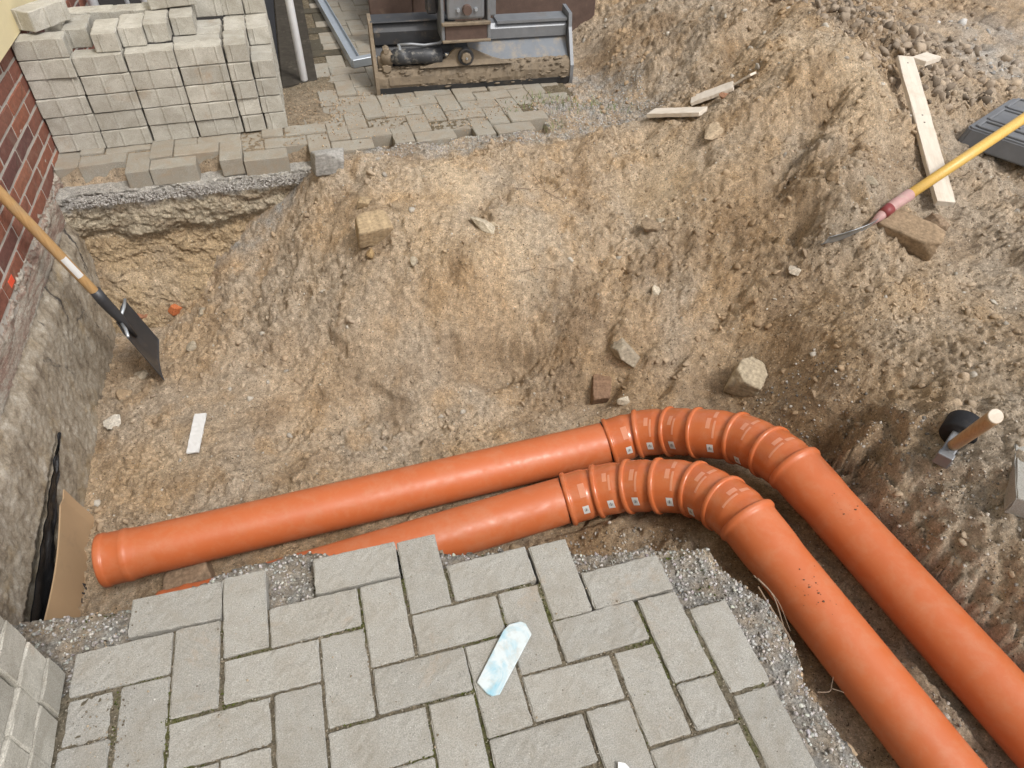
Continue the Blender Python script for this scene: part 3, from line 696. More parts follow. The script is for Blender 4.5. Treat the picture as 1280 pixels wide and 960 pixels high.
def offp(a, b):   # free soil: not on stones, not inside pipes
    ok = ~in_poly(a, b, NEAR) & (a > -1.10) & ~((b > 2.36) & (a < 1.36) & (a < .02)) & ~((b > 2.33) & (a > -.2) & (a < 1.3))
    for P in (PIPE1, PIPE2): ok &= dist_poly(a, b, [p[:2] for p in P], False) > .10
    return ok
def dens_clod(a, b): return np.clip(.16+1.5*fbm(a, b, 3.2, 3, 301)+.5*(a > 1.6)+.25*(a < -.2), .02, 1)*offp(a, b)
a, b, rng = pts(20000, (-1.1, 3.6, -.6, 3.6), dens_clod, 401); r = .004+.016*rng.random(len(a))**4.5
cc = soil_color(a, b)*rng.uniform(.6, .92, len(a))[:, None]; g = rng.random(len(a)) < .07; cc[g] = np.array((.44, .40, .34))*rng.uniform(.7, 1.2, g.sum())[:, None]
big = r > .0085
scatter('soil_clods', a[big], b[big], gz(a, b)[big]-r[big]*.05, r[big], cc[big], 2, 411, M['clod'])
scatter('small_clods', a[~big], b[~big], gz(a, b)[~big]-r[~big]*.05, r[~big], cc[~big], 1, 421, M['clod'])
a, b, rng = pts(56000, (-1.1, 3.2, -.6, 3.2), lambda a, b: np.clip(.45+1.2*fbm(a, b, 4, 3, 302), .05, 1)*offp(a, b), 402); r = .0018+.0042*rng.random(len(a))**2
cc = soil_color(a, b)*rng.uniform(.6, 1.1, len(a))[:, None]; g = rng.random(len(a)) < .09; cc[g] = np.array((.56, .52, .45))*rng.uniform(.6, 1.25, g.sum())[:, None]
scatter('soil_crumbs', a, b, gz(a, b)+r*.2, r, cc, 1, 412, M['clod'])
def dens_grav(a, b):
    q = in_poly(a, b, NEAR) & ~in_poly(a, b, np.array([(-.72, .0), (-.6, .1), (-.6, .2), (-.4, .2), (-.3, .2), (-.3, .1), (-.2, .1), (-.2, .2), (.1, .2), (.1, .1), (.3, .1), (.4, .1), (.4, .0), (.6, .0), (.6, -.15), (.7, -.15), (.7, -1.5), (-.72, -1.5)]))
    e = ~in_poly(a, b, NEAR) & (dist_poly(a, b, NEAR) < .02+.09*RNG.random(len(a))**2)
    f = (b > 2.26) & (b < 2.42) & (a > .25) & (a < 1.6); f2 = (a > 1.08) & (a < 1.7) & (b > 2.3) & (b < 2.75)
    return np.where(q, 1, 0)+np.where(e, .35, 0)+np.where(f | f2, .5, 0)
a, b, rng = pts(90000, (-.85, 1.75, -.62, 2.8), dens_grav, 403); r = .0022+.0045*rng.random(len(a))**1.6
cc = np.array((.42, .405, .38))*rng.uniform(.62, 1.25, len(a))[:, None]*(1+rng.normal(0, .03, (len(a), 3)))
scatter('gravel_bedding', a, b, gz(a, b)+r*.3, r, cc, 1, 413, M['clod'], 1.2)
u = RNG.uniform(-1.12, -.06, 2600); v = RNG.random(2600); rr = .002+.004*RNG.random(2600)**2
scatter('gravel_layer', u, 2.366-.012*v, -.112-.045*v, rr, np.array((.42, .40, .375))*RNG.uniform(.6, 1.25, 2600)[:, None], 1, 414, M['clod'], 1.2)
a, b, rng = pts(5000, (.55, 1.6, -.6, .75), lambda a, b: .6*offp(a, b), 404); r = .003+.006*rng.random(len(a))**2
scatter('trench_grit', a, b, gz(a, b)+r*.2, r, np.array((.36, .33, .29))*rng.uniform(.4, 1.3, len(a))[:, None], 1, 415, M['clod'], 1.)
# rubble on the dark heap, top right
a, b, rng = pts(3800, (2.4, 3.9, 1.9, 3.6), lambda a, b: np.clip(np.exp(-((a-2.95)**2/.25+(b-2.55)**2/.25))+.1, 0, 1), 405); r = .006+.034*rng.random(len(a))**4
scatter('dark_soil_lumps', a, b, gz(a, b)+r*.1, r, np.array((.25, .20, .15))*rng.uniform(.5, 1.7, len(a))[:, None], 2, 416, M['clod'], 1.)

a, b, rng = pts(5000, (2.9, 6.2, 1.7, 5.2), lambda a, b: np.clip(.35+1.3*fbm(a, b, 1.6, 3, 303), .03, 1), 406); r = .007+.03*rng.random(len(a))**4
cc = soil_color(a, b)*rng.uniform(.55, 1.05, len(a))[:, None]; g = (np.hypot(a-3.9, b-2.6) < .45) & (rng.random(len(a)) < .8); cc[g] = np.array((.44, .43, .41))*rng.uniform(.6, 1.3, g.sum())[:, None]
scatter('far_clods', a, b, gz(a, b), r, cc, 1, 422, M['clod'], 1.)
# ------------------------------------------------------------------ the paved path in front (herringbone, laid stones)
pav_tmpl = [lattice_box('paver', (.0968, .0468, .040), (14, 7, 1), .0030, .0005, 500+i) for i in range(7)]
half_tmpl = [lattice_box('paver', (.0425, .0468, .040), (7, 7, 1), .0030, .0005, 520+i) for i in range(3)]
for q in pav_tmpl+half_tmpl: q.materials.append(M['paver'])
path = tag(empty('paved_path'), kind='structure')
rp = random.Random(3)
def lay(parent, tmpl, c, rot, top, jit=.0015, drot=.5, dz=.0018):
    o = bpy.data.objects.new('paver', rp.choice(tmpl)); COL.objects.link(o); o.parent = parent
    o.location = (c[0]+rp.gauss(0, jit), c[1]+rp.gauss(0, jit), top-.040+rp.gauss(0, dz))
    o.rotation_euler = (math.radians(rp.gauss(0, .35)), math.radians(rp.gauss(0, .35)), rot+math.radians(rp.gauss(0, drot))+rp.choice((0, math.pi)))
    return o
def tall(u, v): return (v-u) % 4 == 0
def flat_(u, v): return (u-v-1) % 4 == 0
for u in range(-8, 7):
    for v in range(-10, 2):
        if tall(u, v) and u <= 5 and u >= -7:
            if v+2 <= 1 or (u, v) in ((0, 0), (-4, 0)):
                lay(path, pav_tmpl, ((u+.5)*.1, (v+1)*.1), math.pi/2, 0)
        if flat_(u, v):
            if v+1 <= 1 or (u, v) in ((-2, 1), (-6, 1)):
                if (u, v) == (5, 0) or u >= 6: continue
                if v == 1 and (u, v) not in ((-2, 1), (-6, 1)): continue
                if u == -8: lay(path, half_tmpl, (-.65, (v+.5)*.1), 0, -.001)
                elif u == 5: lay(path, half_tmpl, (.55, (v+.5)*.1), 0, 0)
                else: lay(path, pav_tmpl, ((u+1)*.1, (v+.5)*.1), 0, 0)
for v in (-3.5, -5.5, -7.5, -9.5): lay(path, pav_tmpl, (.655, (v+1)*.1), math.pi/2, -.003)
# ------------------------------------------------------------------ the paved yard beyond the trench
yard = tag(empty('paved_yard'), kind='structure')
ft = [lattice_box('paver', (.0972, .0492, .040), (4, 2, 1), .0035, .0007, 540+i) for i in range(5)]
for q in ft: q.materials.append(M['paver_far'])
fd = [lattice_box('paver', (.0972, .0492, .040), (4, 2, 1), .0035, .0007, 550+i) for i in range(2)]
for q in fd: q.materials.append(M['paver_dark'])
def fpos(i, j): yv = 2.39+j*.1035; return (.043+i*.0995-.02*(yv-2.39), yv)
for i in range(-12, 14):
    for j in range(0, 25):
        for kind in (0, 1):
            if kind == 0:
                if (j-i-1) % 4: continue
                cx, cy = fpos(i+.5, j+1); rot = math.pi/2
                if i+1 > 13: continue
            else:
                if (i-j) % 4 or (i, j) == (-12, 0): continue
                cx, cy = fpos(i+1, j+.5); rot = 0
                if i+2 > 13: continue
            if cx < -1.13 or (cy > 2.72 and cx < .0): continue
            if cy > 3.15 and cx < .06: continue
            if cy > 3.25 and cx > .62: continue
            if cy > 2.62 and cx > 1.22 and cy < 2.75: continue
            if cx > 1.12 and cy < 2.7: continue
            dark = cy > 3.45 and cx < .16
            o = lay(yard, fd if dark else ft, (cx, cy), rot+.02, -.030 if not (cy < 2.5 and cx > .02) else -.032, .002, .7, .0025)
            if cy < 2.6 and cx < -.02: o.rotation_euler.x += rp.gauss(-.008, .02); o.location.z += rp.gauss(-.002, .004)
# ------------------------------------------------------------------ loose pavers: the tall stack and the near stack
def ribbed(name, s, seed, rib):
    me = lattice_box(name, s, (6, 3, 2), .0035, .0008, seed)
    if rib:   # cast spacer ribs on the faces
        bm = bmesh.new(); bm.from_mesh(me)
        for sgn in (-1, 1):
            for f in (rib if isinstance(rib, tuple) else (rib,)):
                box_bm(bm, (s[0]*f, sgn*(s[1]+.0008), 0), (.009, .006, s[2]*1.9), bev=.0015)
        for sgn in (-1, 1): box_bm(bm, (sgn*(s[0]+.0008), s[1]*.45, 0), (.005, .006, s[2]*1.86), bev=.0015)
        bm.to_mesh(me); bm.free()
    me.materials.append(M['paver_stack']); return me
st = [ribbed('loose_paver', (.098, .048, .0385), 560+i, (-.18, .74)) for i in range(6)]
ORD = ['bottom', 'second', 'third', 'fourth', 'fifth', 'sixth', 'seventh', 'eighth']
COLN = ['leftmost', 'second', 'third', 'fourth', 'fifth', 'sixth']
rs = random.Random(21)
def loose(x, y, z, rz, label, group, tmpl=st, tilt=(0, 0), jit=.003):
    o = bpy.data.objects.new('loose_paver', rs.choice(tmpl)); COL.objects.link(o)
    o.location = (x+rs.gauss(0, jit*.5), y+rs.gauss(0, jit), z); o.rotation_euler = (tilt[0], tilt[1], rz+math.radians(rs.gauss(0, .8)))
    return tag(o, label, 'paver', group)
ZB = -.030; X0 = -1.150
def syf(xx): return 2.640+.037*(xx+1.15)
GS = 'pavers in the tall stack by the brick wall'
for c in range(4):
    n = 6 if c == 0 else 5; xx = X0+.2015*c+.1
    for k in range(n):
        loose(xx, syf(xx)+.05, ZB+.08*k+.04, .037, 'grey paver, long side showing, %s course, %s column of the tall stack' % (ORD[k], COLN[c]), GS)
for c, n in ((4, 5), (5, 4)):
    xx = X0+.806+.1*(c-4)+.052
    for k in range(n):
        loose(xx, syf(xx)+.10, ZB+.08*k+.04, math.pi/2+.037, 'grey paver, short end showing, %s course, %s column of the tall stack' % (ORD[k], COLN[c]), GS)
for xx, yy_, k, lab in ((-.802, 2.675, 5, 'end-on paver pulled forward on top of the stack, nearest header of the top course'), (-.925, 2.755, 5, 'end-on paver set back on the stack beside the leftmost column'), (-.706, 2.735, 5, 'end-on paver with brown soil stain on the top course of the stack'), (-.607, 2.765, 5, 'end-on paver right of the stained one on the top course of the stack'), (-.505, 2.83, 5, 'split-faced end-on paver on top of the fourth column of the stack')):
    loose(xx, yy_+.098, ZB+.08*k+.0395, math.pi/2+rs.gauss(.02, .02), lab, GS)
rear = [(-1.0, 3.02), (-.90, 3.03), (-.795, 3.02), (-.69, 3.03), (-.585, 3.05)]
for q, (xx, yy_) in enumerate(rear):
    for k in (5,): loose(xx, yy_, ZB+.08*k+.04, .03, 'pale-topped paver in the rear row of the stack, %s from left' % COLN[q], GS)
loose(-.54, 3.0, ZB+.08*6+.045, .12, 'pale paver lying tilted at the very top of the stack, right of centre', GS, tilt=(.05, -.03))
for c, n, yo in ((4, 5, .205), (5, 5, .205), (4, 6, .41), (5, 6, .41)):
    xx = X0+.806+.1*(c-4)+.052
    for k in range(n):
        top = k == n-1
        loose(xx, syf(xx)+.10+yo, ZB+.08*k+.04, math.pi/2+.037, '%s end-on paver, %s course, %s column, %s row of the stack' % ('pale-topped' if top else 'covered', ORD[k], COLN[c], 'second' if yo < .3 else 'third'), GS)
for q, yy_ in enumerate((2.795, 2.90, 3.005)): loose(-.452, yy_, ZB+.08*4+.04, .03, 'grey paver lying flat behind the fourth column, %s strip back on the stack top' % ORD[q+1], GS)
loose(-.44, 3.12, ZB+.08*5+.04, .03, 'grey paver on the rear edge of the stack behind the fourth column', GS)
o = loose(-1.035, 2.80, ZB+.08*6+.05, .95, 'dirty paver lying askew on top of the leftmost column under the yellow plaster', GS, tilt=(0, .0))
# near stack beside the path
near_t = [ribbed('loose_paver', (.098, .0455, .0388), 580+i, 0) for i in range(4)]
nl = {0: 'farthest', 1: 'second farthest', 2: 'third farthest', 3: 'nearest'}
for k in range(5):
    for q in range(4):
        yy_ = .055-.0485-q*.0965+(.01 if q == 2 else 0)
        loose(-.802-.004*k, yy_, .0005+.0795*k+.0392, 0+rs.gauss(0, .015), 'end-on grey paver, %s course, %s column of the near stack' % (ORD[k], nl[q]), 'pavers in the near stack beside the path', near_t, jit=.0025).rotation_euler.z += math.pi
# the far half-buried paver and the cut edge stone on the right bank
t = link('concrete_slab', lattice_box('concrete_slab', (.16, .10, .035), (8, 6, 2), .004, .0008, 600), M['paver']); t.location = (1.735, -.135, .0); t.rotation_euler = (.05, -.03, -.72)
tag(t, 'grey concrete slab corner lying on the gravelly bank at the right edge', 'slab')
# ------------------------------------------------------------------ the house on the left
house = tag(empty('brick_house', (-1.16, 1.5, 0)), 'house wall of red clinker brick with yellow plaster above and stained footing below', 'house')
bt = []
for i in range(5):
    me = lattice_box('brick', (.006, .1125, .0265), (1, 4, 2), .002, .0008, 620+i); me.materials.append(M['brick']); bt.append(me)
bh = lattice_box('brick', (.006, .0525, .0265), (1, 2, 2), .002, .0008, 630); bh.materials.append(M['brick'])
offs = {-1: 2.29, 0: 2.352, 1: 2.287, 2: 2.228, 3: 2.30, 4: 2.36, 5: 2.29, 6: 2.23, 7: 2.3}
for k in range(-1, 7):
    zc = -.0095+.0655*k+.0325; y0 = offs[k]-.237*7
    for q in range(-1, 15):
        yy_ = y0+.237*q+.1185
        if yy_ > 4.2: continue
        o = bpy.data.objects.new('brick', bt[(q*3+k) % 5]); COL.objects.link(o); o.parent = house
        o.location = (.001+rs.gauss(0, .0009), yy_-1.5+rs.gauss(0, .0012), zc+rs.gauss(0, .0008))
child(house, 'mortar_bed', box('mortar_bed', (-1.3050, 1.2, .18), (.30, 6.2, .62)), M['mortar'])
child(house, 'plaster', box('plaster', (-1.29, 1.2, 1.85), (.34, 6.2, 2.80), bev=.004), M['plaster'])
# broken mortar ledge and buried brick course under the face
ys = np.linspace(-.9, 4.2, 900); vv = np.linspace(0, 1, 26); A, B = np.meshgrid(ys, vv); A = A.ravel(); B = B.ravel()
zl = -.045-.185*B+.010*fbm(A, B*0, 9, 3, 640); xl = -1.163+.012*smooth(0, .4, B)+.012*fbm(A, zl*2, 9, 4, 641)*smooth(.75, .3, B)+.010*ridge(A, zl, 30, 3, 642)*smooth(.5, .25, B)*smooth(0,.1,B)+.004*perlin(A*120, zl*120, 643)
i2 = np.arange(len(A)).reshape(len(vv), len(ys)); FF = np.stack([i2[:-1, :-1].ravel(), i2[1:, :-1].ravel(), i2[1:, 1:].ravel(), i2[:-1, 1:].ravel()], 1)
me = fast_mesh('mortar_ledge', np.stack([xl, A, zl], 1), FF)
def ledge_mat():
    m, nt, n, b = newmat('smeared_ledge')
    c = ramp(nt, noise(nt, 14, 9, .75, 'World', .6, (1, .35, 2.5)), [(.3, (.17, .09, .07)), (.45, (.27, .19, .15)), (.56, (.40, .36, .30)), (.75, (.50, .47, .42))])
    c = mix(nt, .7, c, ramp(nt, noise(nt, 150, 6, .7, 'World'), [(.3, .6), (.7, 1.35)]), 'MULTIPLY')
    nt.links.new(c, b.inputs['Base Color']); b.inputs['Roughness'].default_value = .95; bump(nt, b, noise(nt, 110, 8, .75, 'World'), .8, .005); return m
o = child(house, 'mortar_ledge', me, ledge_mat(), True)
ys = np.linspace(-.9, 2.62, 420); vv = np.linspace(0, 1, 90); A, B = np.meshgrid(ys, vv); A = A.ravel(); B = B.ravel()
zf = -.215-.70*B
xf = -1.148+.022*smooth(0, .12, B)+.005*fbm(A, zf, 3, 4, 650)+.0025*fbm(A, zf, 40, 3, 652)+.006*np.clip(fbm(A, zf, 9, 3, 653)-.35, 0, 1)+.03*smooth(.3, 1, B)*.5
gapc = -.50-(1.30-A)*.16; hw = .010+.05*np.clip((1.31-A)/.7, 0, 1); ing = (np.abs(zf-gapc) < hw) & (A < 1.31) & (A > .3)
xf = np.where(ing, xf-.03, xf)
i2 = np.arange(len(A)).reshape(len(vv), len(ys)); FF = np.stack([i2[:-1, :-1].ravel(), i2[1:, :-1].ravel(), i2[1:, 1:].ravel(), i2[:-1, 1:].ravel()], 1)
child(house, 'footing', fast_mesh('footing', np.stack([xf+RNG.normal(0, .0012, len(A)), A, zf], 1), FF), M['found'], False)
child(house, 'marker_stripe', box('marker_stripe', (-1.1515, 1.655, -.045), (.004, .05, .028), bev=.001), M['redmark'])
# black foil hanging in the wall slot and the cardboard leaning over the opening
fy = np.linspace(.56, 1.30, 60); fv = np.linspace(0, 1, 8); A, B = np.meshgrid(fy, fv); A = A.ravel(); B = B.ravel()
wd = .008+.088*np.clip((1.30-A)/.66, 0, 1)*np.where(A > 1.14, .8, 1)
zc = -.478-(1.30-A)*.120+.006*fbm(A, A*0, 12, 2, 661); zq = zc-(B*wd)
xq = -1.108+.006*fbm(A, B*.4, 7, 3, 660)+.007*perlin(A*16, B*2.2, 662)+.02*B*np.clip((1.2-A)/.5, 0, 1)*.5
i2 = np.arange(len(A)).reshape(8, 60); FF = np.stack([i2[:-1, :-1].ravel(), i2[1:, :-1].ravel(), i2[1:, 1:].ravel(), i2[:-1, 1:].ravel()], 1)
V = np.stack([xq, A, zq], 1); nv = len(V); V = np.concatenate([V, V-np.array([.004, 0, 0])]); FF = np.concatenate([FF, FF[:, ::-1]+nv])
t = link('plastic_foil', fast_mesh('plastic_foil', V, FF), M['foil'], None, True); tag(t, 'crumpled black plastic foil hanging from a slot in the footing above the cardboard', 'foil')
cb = tag(empty('cardboard_sheet', (-1.09, .85, -.7)), 'brown cardboard sheet leaning on the footing with a number printed on it', 'cardboard')
n = 14; V = []; F_ = []
for s in (0, .005):
    for j in range(n):
        for i in range(n):
            a = i/(n-1); b_ = j/(n-1); yy_ = .57+.53*a; zt_ = -.550-.055*(1-a)-(.02 if a > .85 else 0); zb_ = -.86
            V.append((-1.093+.055*b_+.012*math.sin(a*4+b_*2)+s, yy_, zt_+(zb_-zt_)*b_))
for s in range(2):
    for j in range(n-1):
        for i in range(n-1):
            q = s*n*n+j*n+i; F_.append((q, q+1, q+n+1, q+n) if s == 0 else (q, q+n, q+n+1, q+1))
for j in range(n-1):
    for q in (j*n, j*n+n-1): F_.append((q, q+n, q+n+n*n, q+n*n))
    for q in (j, (n-1)*n+j): F_.append((q, q+1, q+1+n*n, q+n*n))
child(cb, 'board', mesh('board', V, F_), M['card'])
child(cb, 'slit', sweep('slit', [(-1.068, .765, -.665), (-1.058, .72, -.71), (-1.045, .66, -.765)], .0016, 6), M['ink'])
cu = bpy.data.curves.new('printed_number', 'FONT'); cu.body = '514'; cu.size = .052; cu.extrude = .0006; cu.align_x = 'CENTER'
tmp = bpy.data.objects.new('tmp', cu); COL.objects.link(tmp); dg = bpy.context.evaluated_depsgraph_get()
me = bpy.data.meshes.new_from_object(tmp.evaluated_get(dg)); bpy.data.objects.remove(tmp)
o = link('printed_number', me, M['ink'], cb)
o.matrix_parent_inverse = Matrix.Identity(4); PNUM = o
ex = Vector((0.03, .90, .25)).normalized(); ez = Vector((1, .02, .2)); ez = (ez-ex*ez.dot(ex)).normalized(); ey = ez.cross(ex)
o.matrix_basis = Matrix(((ex.x, ey.x, ez.x, .048), (ex.y, ey.y, ez.y, -.085), (ex.z, ey.z, ez.z, -.055), (0, 0, 0, 1)))
# ------------------------------------------------------------------ pipes
def catmull(P, per=14):
    P = [Vector(p) for p in P]; out = []
    for i in range(len(P)-1):
        p0 = P[i-1] if i else P[0]*2-P[1]; p1, p2 = P[i], P[i+1]; p3 = P[i+2] if i+2 < len(P) else P[-1]*2-P[-2]
        # centripetal-like tangents keep the straight runs straight
        d1, d2, d0 = (p2-p1).length, (p3-p2).length, (p1-p0).length
        m1 = ((p1-p0)/d0*d1+(p2-p1)/d1*d0)/(d0+d1)*d1; m2 = ((p2-p1)/d1*d2+(p3-p2)/d2*d1)/(d1+d2)*d1
        seg = []
        for k in range(per+1):
            t = k/per; t2 = t*t; t3 = t2*t
            seg.append(p1*(2*t3-3*t2+1)+m1*(t3-2*t2+t)+p2*(-2*t3+3*t2)+m2*(t3-t2))
        out.append(seg)
    return out
def bandpatch(pa, ta, xd, r, a0, a1, half, n=8):
    """strip lying on a tube of radius r at centre pa"""
    Rm = frame(ta, xd); V = []; F_ = []
    for k in range(n+1):
        a = a0+(a1-a0)*k/n; d = Rm.col[0]*math.cos(a)+Rm.col[1]*math.sin(a)
        for s in (-half, half):
            V += [pa+d*r+Rm.col[2]*s, pa+d*(r-.004)+Rm.col[2]*s]
    for k in range(n):
        b_ = 4*k; F_ += [(b_, b_+2, b_+6, b_+4), (b_, b_+4, b_+5, b_+1), (b_+2, b_+3, b_+7, b_+6)]
    return V, F_
UPD = Vector((0, 0, 1))
def pipeline(P, label, seed, joint_socket):
    rg = random.Random(seed); root = tag(empty('drain_pipe', P[0]), label, 'pipe', 'orange drain pipes in the trench')
    segs = catmull(P, 26)
    # straight pipe with its socket at the open end
    a, b = Vector(P[0]), Vector(P[1]); L = (b-a).length; d = (b-a)/L
    prof = [(0, .083), (.003, .0855), (.005, .0863), (.017, .0863), (.020, .0855), (.022, .0838), (.026, .0834), (.066, .0832), (.070, .0845), (.073, .0852), (.083, .0852), (.086, .0845), (.089, .0830), (.094, .0826), (.118, .0802), (.125, .080)]
    pp = [a+d*s for s, _ in prof]+[b+d*.03]; rr = [r for _, r in prof]+[.080]
    child(root, 'straight_pipe', sweep('straight_pipe', pp, rr, 56, caps=False, xdir=UPD), M['pipe'], True)
    child(root, 'pipe_bore', sweep('pipe_bore', [a+d*.0, a+d*.05, a+d*.6], [.0828, .0772, .0765], 40, caps=False, xdir=UPD), M['pipe_in'], True)
    nb = len(P)-4
    for i in range(1, 1+6):
        s = segs[i]; Ls = sum((s[k+1]-s[k]).length for k in range(len(s)-1)); acc = 0; V = []; R_ = []
        for k, p_ in enumerate(s):
            if k: acc += (s[k]-s[k-1]).length
            q = acc
            r = .0865
            if q < .012: r = .0905-.002*abs(q-.006)/.006
            elif q < .018: r = .0872
            elif q > Ls*.62: r = .0865-.0045*smooth(Ls*.62, Ls*.85, q)
            R_.append(float(r)); V.append(p_)
        V2 = [V[0]-(V[1]-V[0]).normalized()*.002]+V+[V[-1]+(V[-1]-V[-2]).normalized()*(.012 if i < 6 else .022)]
        fit = child(root, 'bend_fitting', sweep('bend_fitting', V2, [.081]+R_+[R_[-1]], 56, caps=False, xdir=UPD), M['fit'], True)
        ta = (V[3]-V[0]).normalized(); c0 = V[0]+ta*.004
        rings = sweep('socket_ring', [c0-ta*.007, c0-ta*.007, c0-ta*.003, c0+ta*.007, c0+ta*.010, c0+ta*.010], [.082, .0895, .0928, .0928, .0885, .082], 56, caps=False, xdir=UPD)
        child(fit, 'socket_ring', rings, M['fit'], True)
        if i == 1: child(fit, 'rubber_seal', sweep('rubber_seal', [c0-ta*.011, c0-ta*.006], [.0845, .0845], 40, xdir=UPD), M['rubber'], True)
        # sticker with bar print low on the flank, pale strips painting reflections along the crown
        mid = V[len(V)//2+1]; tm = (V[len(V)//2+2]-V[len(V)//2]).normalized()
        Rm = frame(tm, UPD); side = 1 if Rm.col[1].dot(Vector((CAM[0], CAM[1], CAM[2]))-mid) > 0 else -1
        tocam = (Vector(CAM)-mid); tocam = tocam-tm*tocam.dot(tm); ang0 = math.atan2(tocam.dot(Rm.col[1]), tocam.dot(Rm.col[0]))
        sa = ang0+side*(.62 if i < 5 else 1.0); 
        if i < 6:
            v_, f_ = bandpatch(mid, tm, UPD, .0872, sa-.18, sa+.18, .0105)
            me = mesh('label_sticker', v_, f_); me.materials.append(M['white']); me.materials.append(M['ink'])
            for q in range(3):
                z0 = -.0045+.0045*q; v_, f_ = bandpatch(mid+tm*(z0), tm, UPD, .0875, sa-.05-.03*(q % 2), sa+.06, .0006+.0006*(q == 1), 3)
                bm = bmesh.new(); bm.from_mesh(me); vb = [bm.verts.new(p_) for p_ in v_]
                for ff in f_:
                    fc_ = bm.faces.new([vb[t_] for t_ in ff]); fc_.material_index = 1
                bm.to_mesh(me); bm.free()
            child(fit, 'label_sticker', me, None)
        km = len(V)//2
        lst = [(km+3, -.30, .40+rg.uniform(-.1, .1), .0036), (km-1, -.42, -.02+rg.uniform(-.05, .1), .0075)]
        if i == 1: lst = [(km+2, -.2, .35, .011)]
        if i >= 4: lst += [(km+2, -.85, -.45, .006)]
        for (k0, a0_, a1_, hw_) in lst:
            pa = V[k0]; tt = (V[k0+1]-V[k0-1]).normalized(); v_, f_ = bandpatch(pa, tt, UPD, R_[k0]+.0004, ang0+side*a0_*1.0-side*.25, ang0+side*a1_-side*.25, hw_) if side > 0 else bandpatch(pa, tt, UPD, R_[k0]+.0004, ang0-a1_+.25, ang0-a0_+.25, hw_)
            child(fit, 'reflection_strip', mesh('reflection_strip', v_, f_), M['glint'])
    # outgoing straight pipe: its socket takes the last bend
    a, b = Vector(P[7]), Vector(P[8]); d = (b-a).normalized(); e = Vector(P[9])
    prof = [(-.016, .082), (-.0155, .0895), (-.013, .0915), (-.002, .0918), (.001, .0895), (.005, .0862), (.012, .0850), (.08, .0842), (.10, .0834), (.14, .0803), (.155, .080)]
    pp = []; rr = []
    for s_, r in prof:
        pp.append(a+d*s_); rr.append(r)
    pp += [a+d*.4, b, e]; rr += [.080, .080, .080]
    child(root, 'straight_pipe', sweep('straight_pipe', pp, rr, 56, caps=False, xdir=UPD), M['pipe'], True)
    # specks of soil on the crown
    rq = np.random.default_rng(seed); T = rock_templates(4, 1, 5); Vs = []; Fs = []; off = 0
    for cl_ in ((.10, .03, 20), (.25, .045, 14)) if seed == 1 else ((.10, .025, 9), (.36, .045, 24)):
        for q in range(cl_[2]):
            s_ = cl_[0]+rq.normal(0, cl_[1]); ta = a+(b-a)*s_; Rm = frame(d, UPD); an = rq.normal(.25, .25)
            dd = Rm.col[0]*math.cos(an)+Rm.col[1]*math.sin(an); r = .0008+.0024*rq.random()**3; v_, f_ = T[rq.integers(0, 4)]
            Vs.append(v_*r*np.array([1.4, 1.4, .6])+np.array(ta+dd*.0805)); Fs.append(f_+off); off += len(v_)
    me = fast_mesh('soil_specks', np.concatenate(Vs), np.concatenate(Fs)); tag(child(root, 'soil_specks', me, M['speck']), kind='stuff')
    return root
pipeline(PIPE1, 'orange drain pipe farther from the path, bending at the outer side of the trench', 1, True)
pipeline(PIPE2, 'orange drain pipe nearer the path, bending on the inner side, left end behind the pavers', 2, True)
# ------------------------------------------------------------------ rocks one can point at
def rock(name, loc, size, rz, label, col, seed, cat='stone', tilt=(0, 0), planes=13, boxy=False, sink=.25, grp=None):
    rng = np.random.default_rng(seed); bm = bmesh.new(); bmesh.ops.create_icosphere(bm, subdivisions=5, radius=1); V = np.array([v.co[:] for v in bm.verts]); Ff = np.array([[v.index for v in f.verts] for f in bm.faces]); bm.free()
    if boxy:
        N = np.array([(1, 0, 0), (-1, 0, 0), (0, 1, 0), (0, -1, 0), (0, 0, 1), (0, 0, -1), (.7, .7, .2), (-.7, .6, .3), (.5, -.6, .6)], float)+rng.normal(0, .09, (9, 3)); hh = np.array([.95, .95, .95, .95, .95, .95, 1.22, 1.25, 1.3])*rng.uniform(.95, 1.05, 9)
    else:
        N = rng.normal(size=(planes, 3)); hh = rng.uniform(.62, .95, planes)
    N /= np.linalg.norm(N, axis=1)[:, None]
    dots = V@N.T; k = 60.0
    inv = np.maximum(dots, 0)/hh; r = 1/np.maximum((inv**k).sum(1)**(1/k), .6)
    V = V*r[:, None]
    q = V*2.2
    def n3(f, o, s): return (fbm(q[:, 0], q[:, 1], f, o, s)+fbm(q[:, 1]+5, q[:, 2], f, o, s+1)+fbm(q[:, 2]-3, q[:, 0], f, o, s+2))/1.75
    V *= (1+.035*n3(1.3, 4, seed)+.014*n3(6, 3, seed+3))[:, None]
    V *= np.array(size)/2
    C = np.array(col)*1.05*(1+.28*n3(2.5, 4, seed+9))[:, None]
    me = fast_mesh(name, V, Ff); set_col(me, np.clip(C, .02, .7))
    o = link(name, me, M['rock'], None, True)
    o.location = (loc[0], loc[1], g1(loc[0], loc[1])+size[2]*(.5-sink-(.08 if cat != 'concrete' else 0))); o.rotation_euler = (tilt[0], tilt[1], rz)
    return tag(o, label, cat, grp)
TAN = (.33, .25, .155); PAL = (.40, .345, .26); BRN = (.20, .125, .08)
rock('stone', (.147, 1.795), (.15, .11, .10), .1, 'flat-topped tan stone sticking out of the sand slope below the pavers', TAN, 1, boxy=True, tilt=(.35, 0))
rock('stone', (.593, 1.69), (.12, .055, .06), -.75, 'tan wedge-shaped stone in a small hollow in the middle of the slope', PAL, 2, tilt=(.2, .3))
rock('stone', (1.27, 1.505), (.095, .065, .055), .3, 'brown stone beside a cluster of pebbles at the foot of the bare sand patch', (.24, .18, .12), 3)
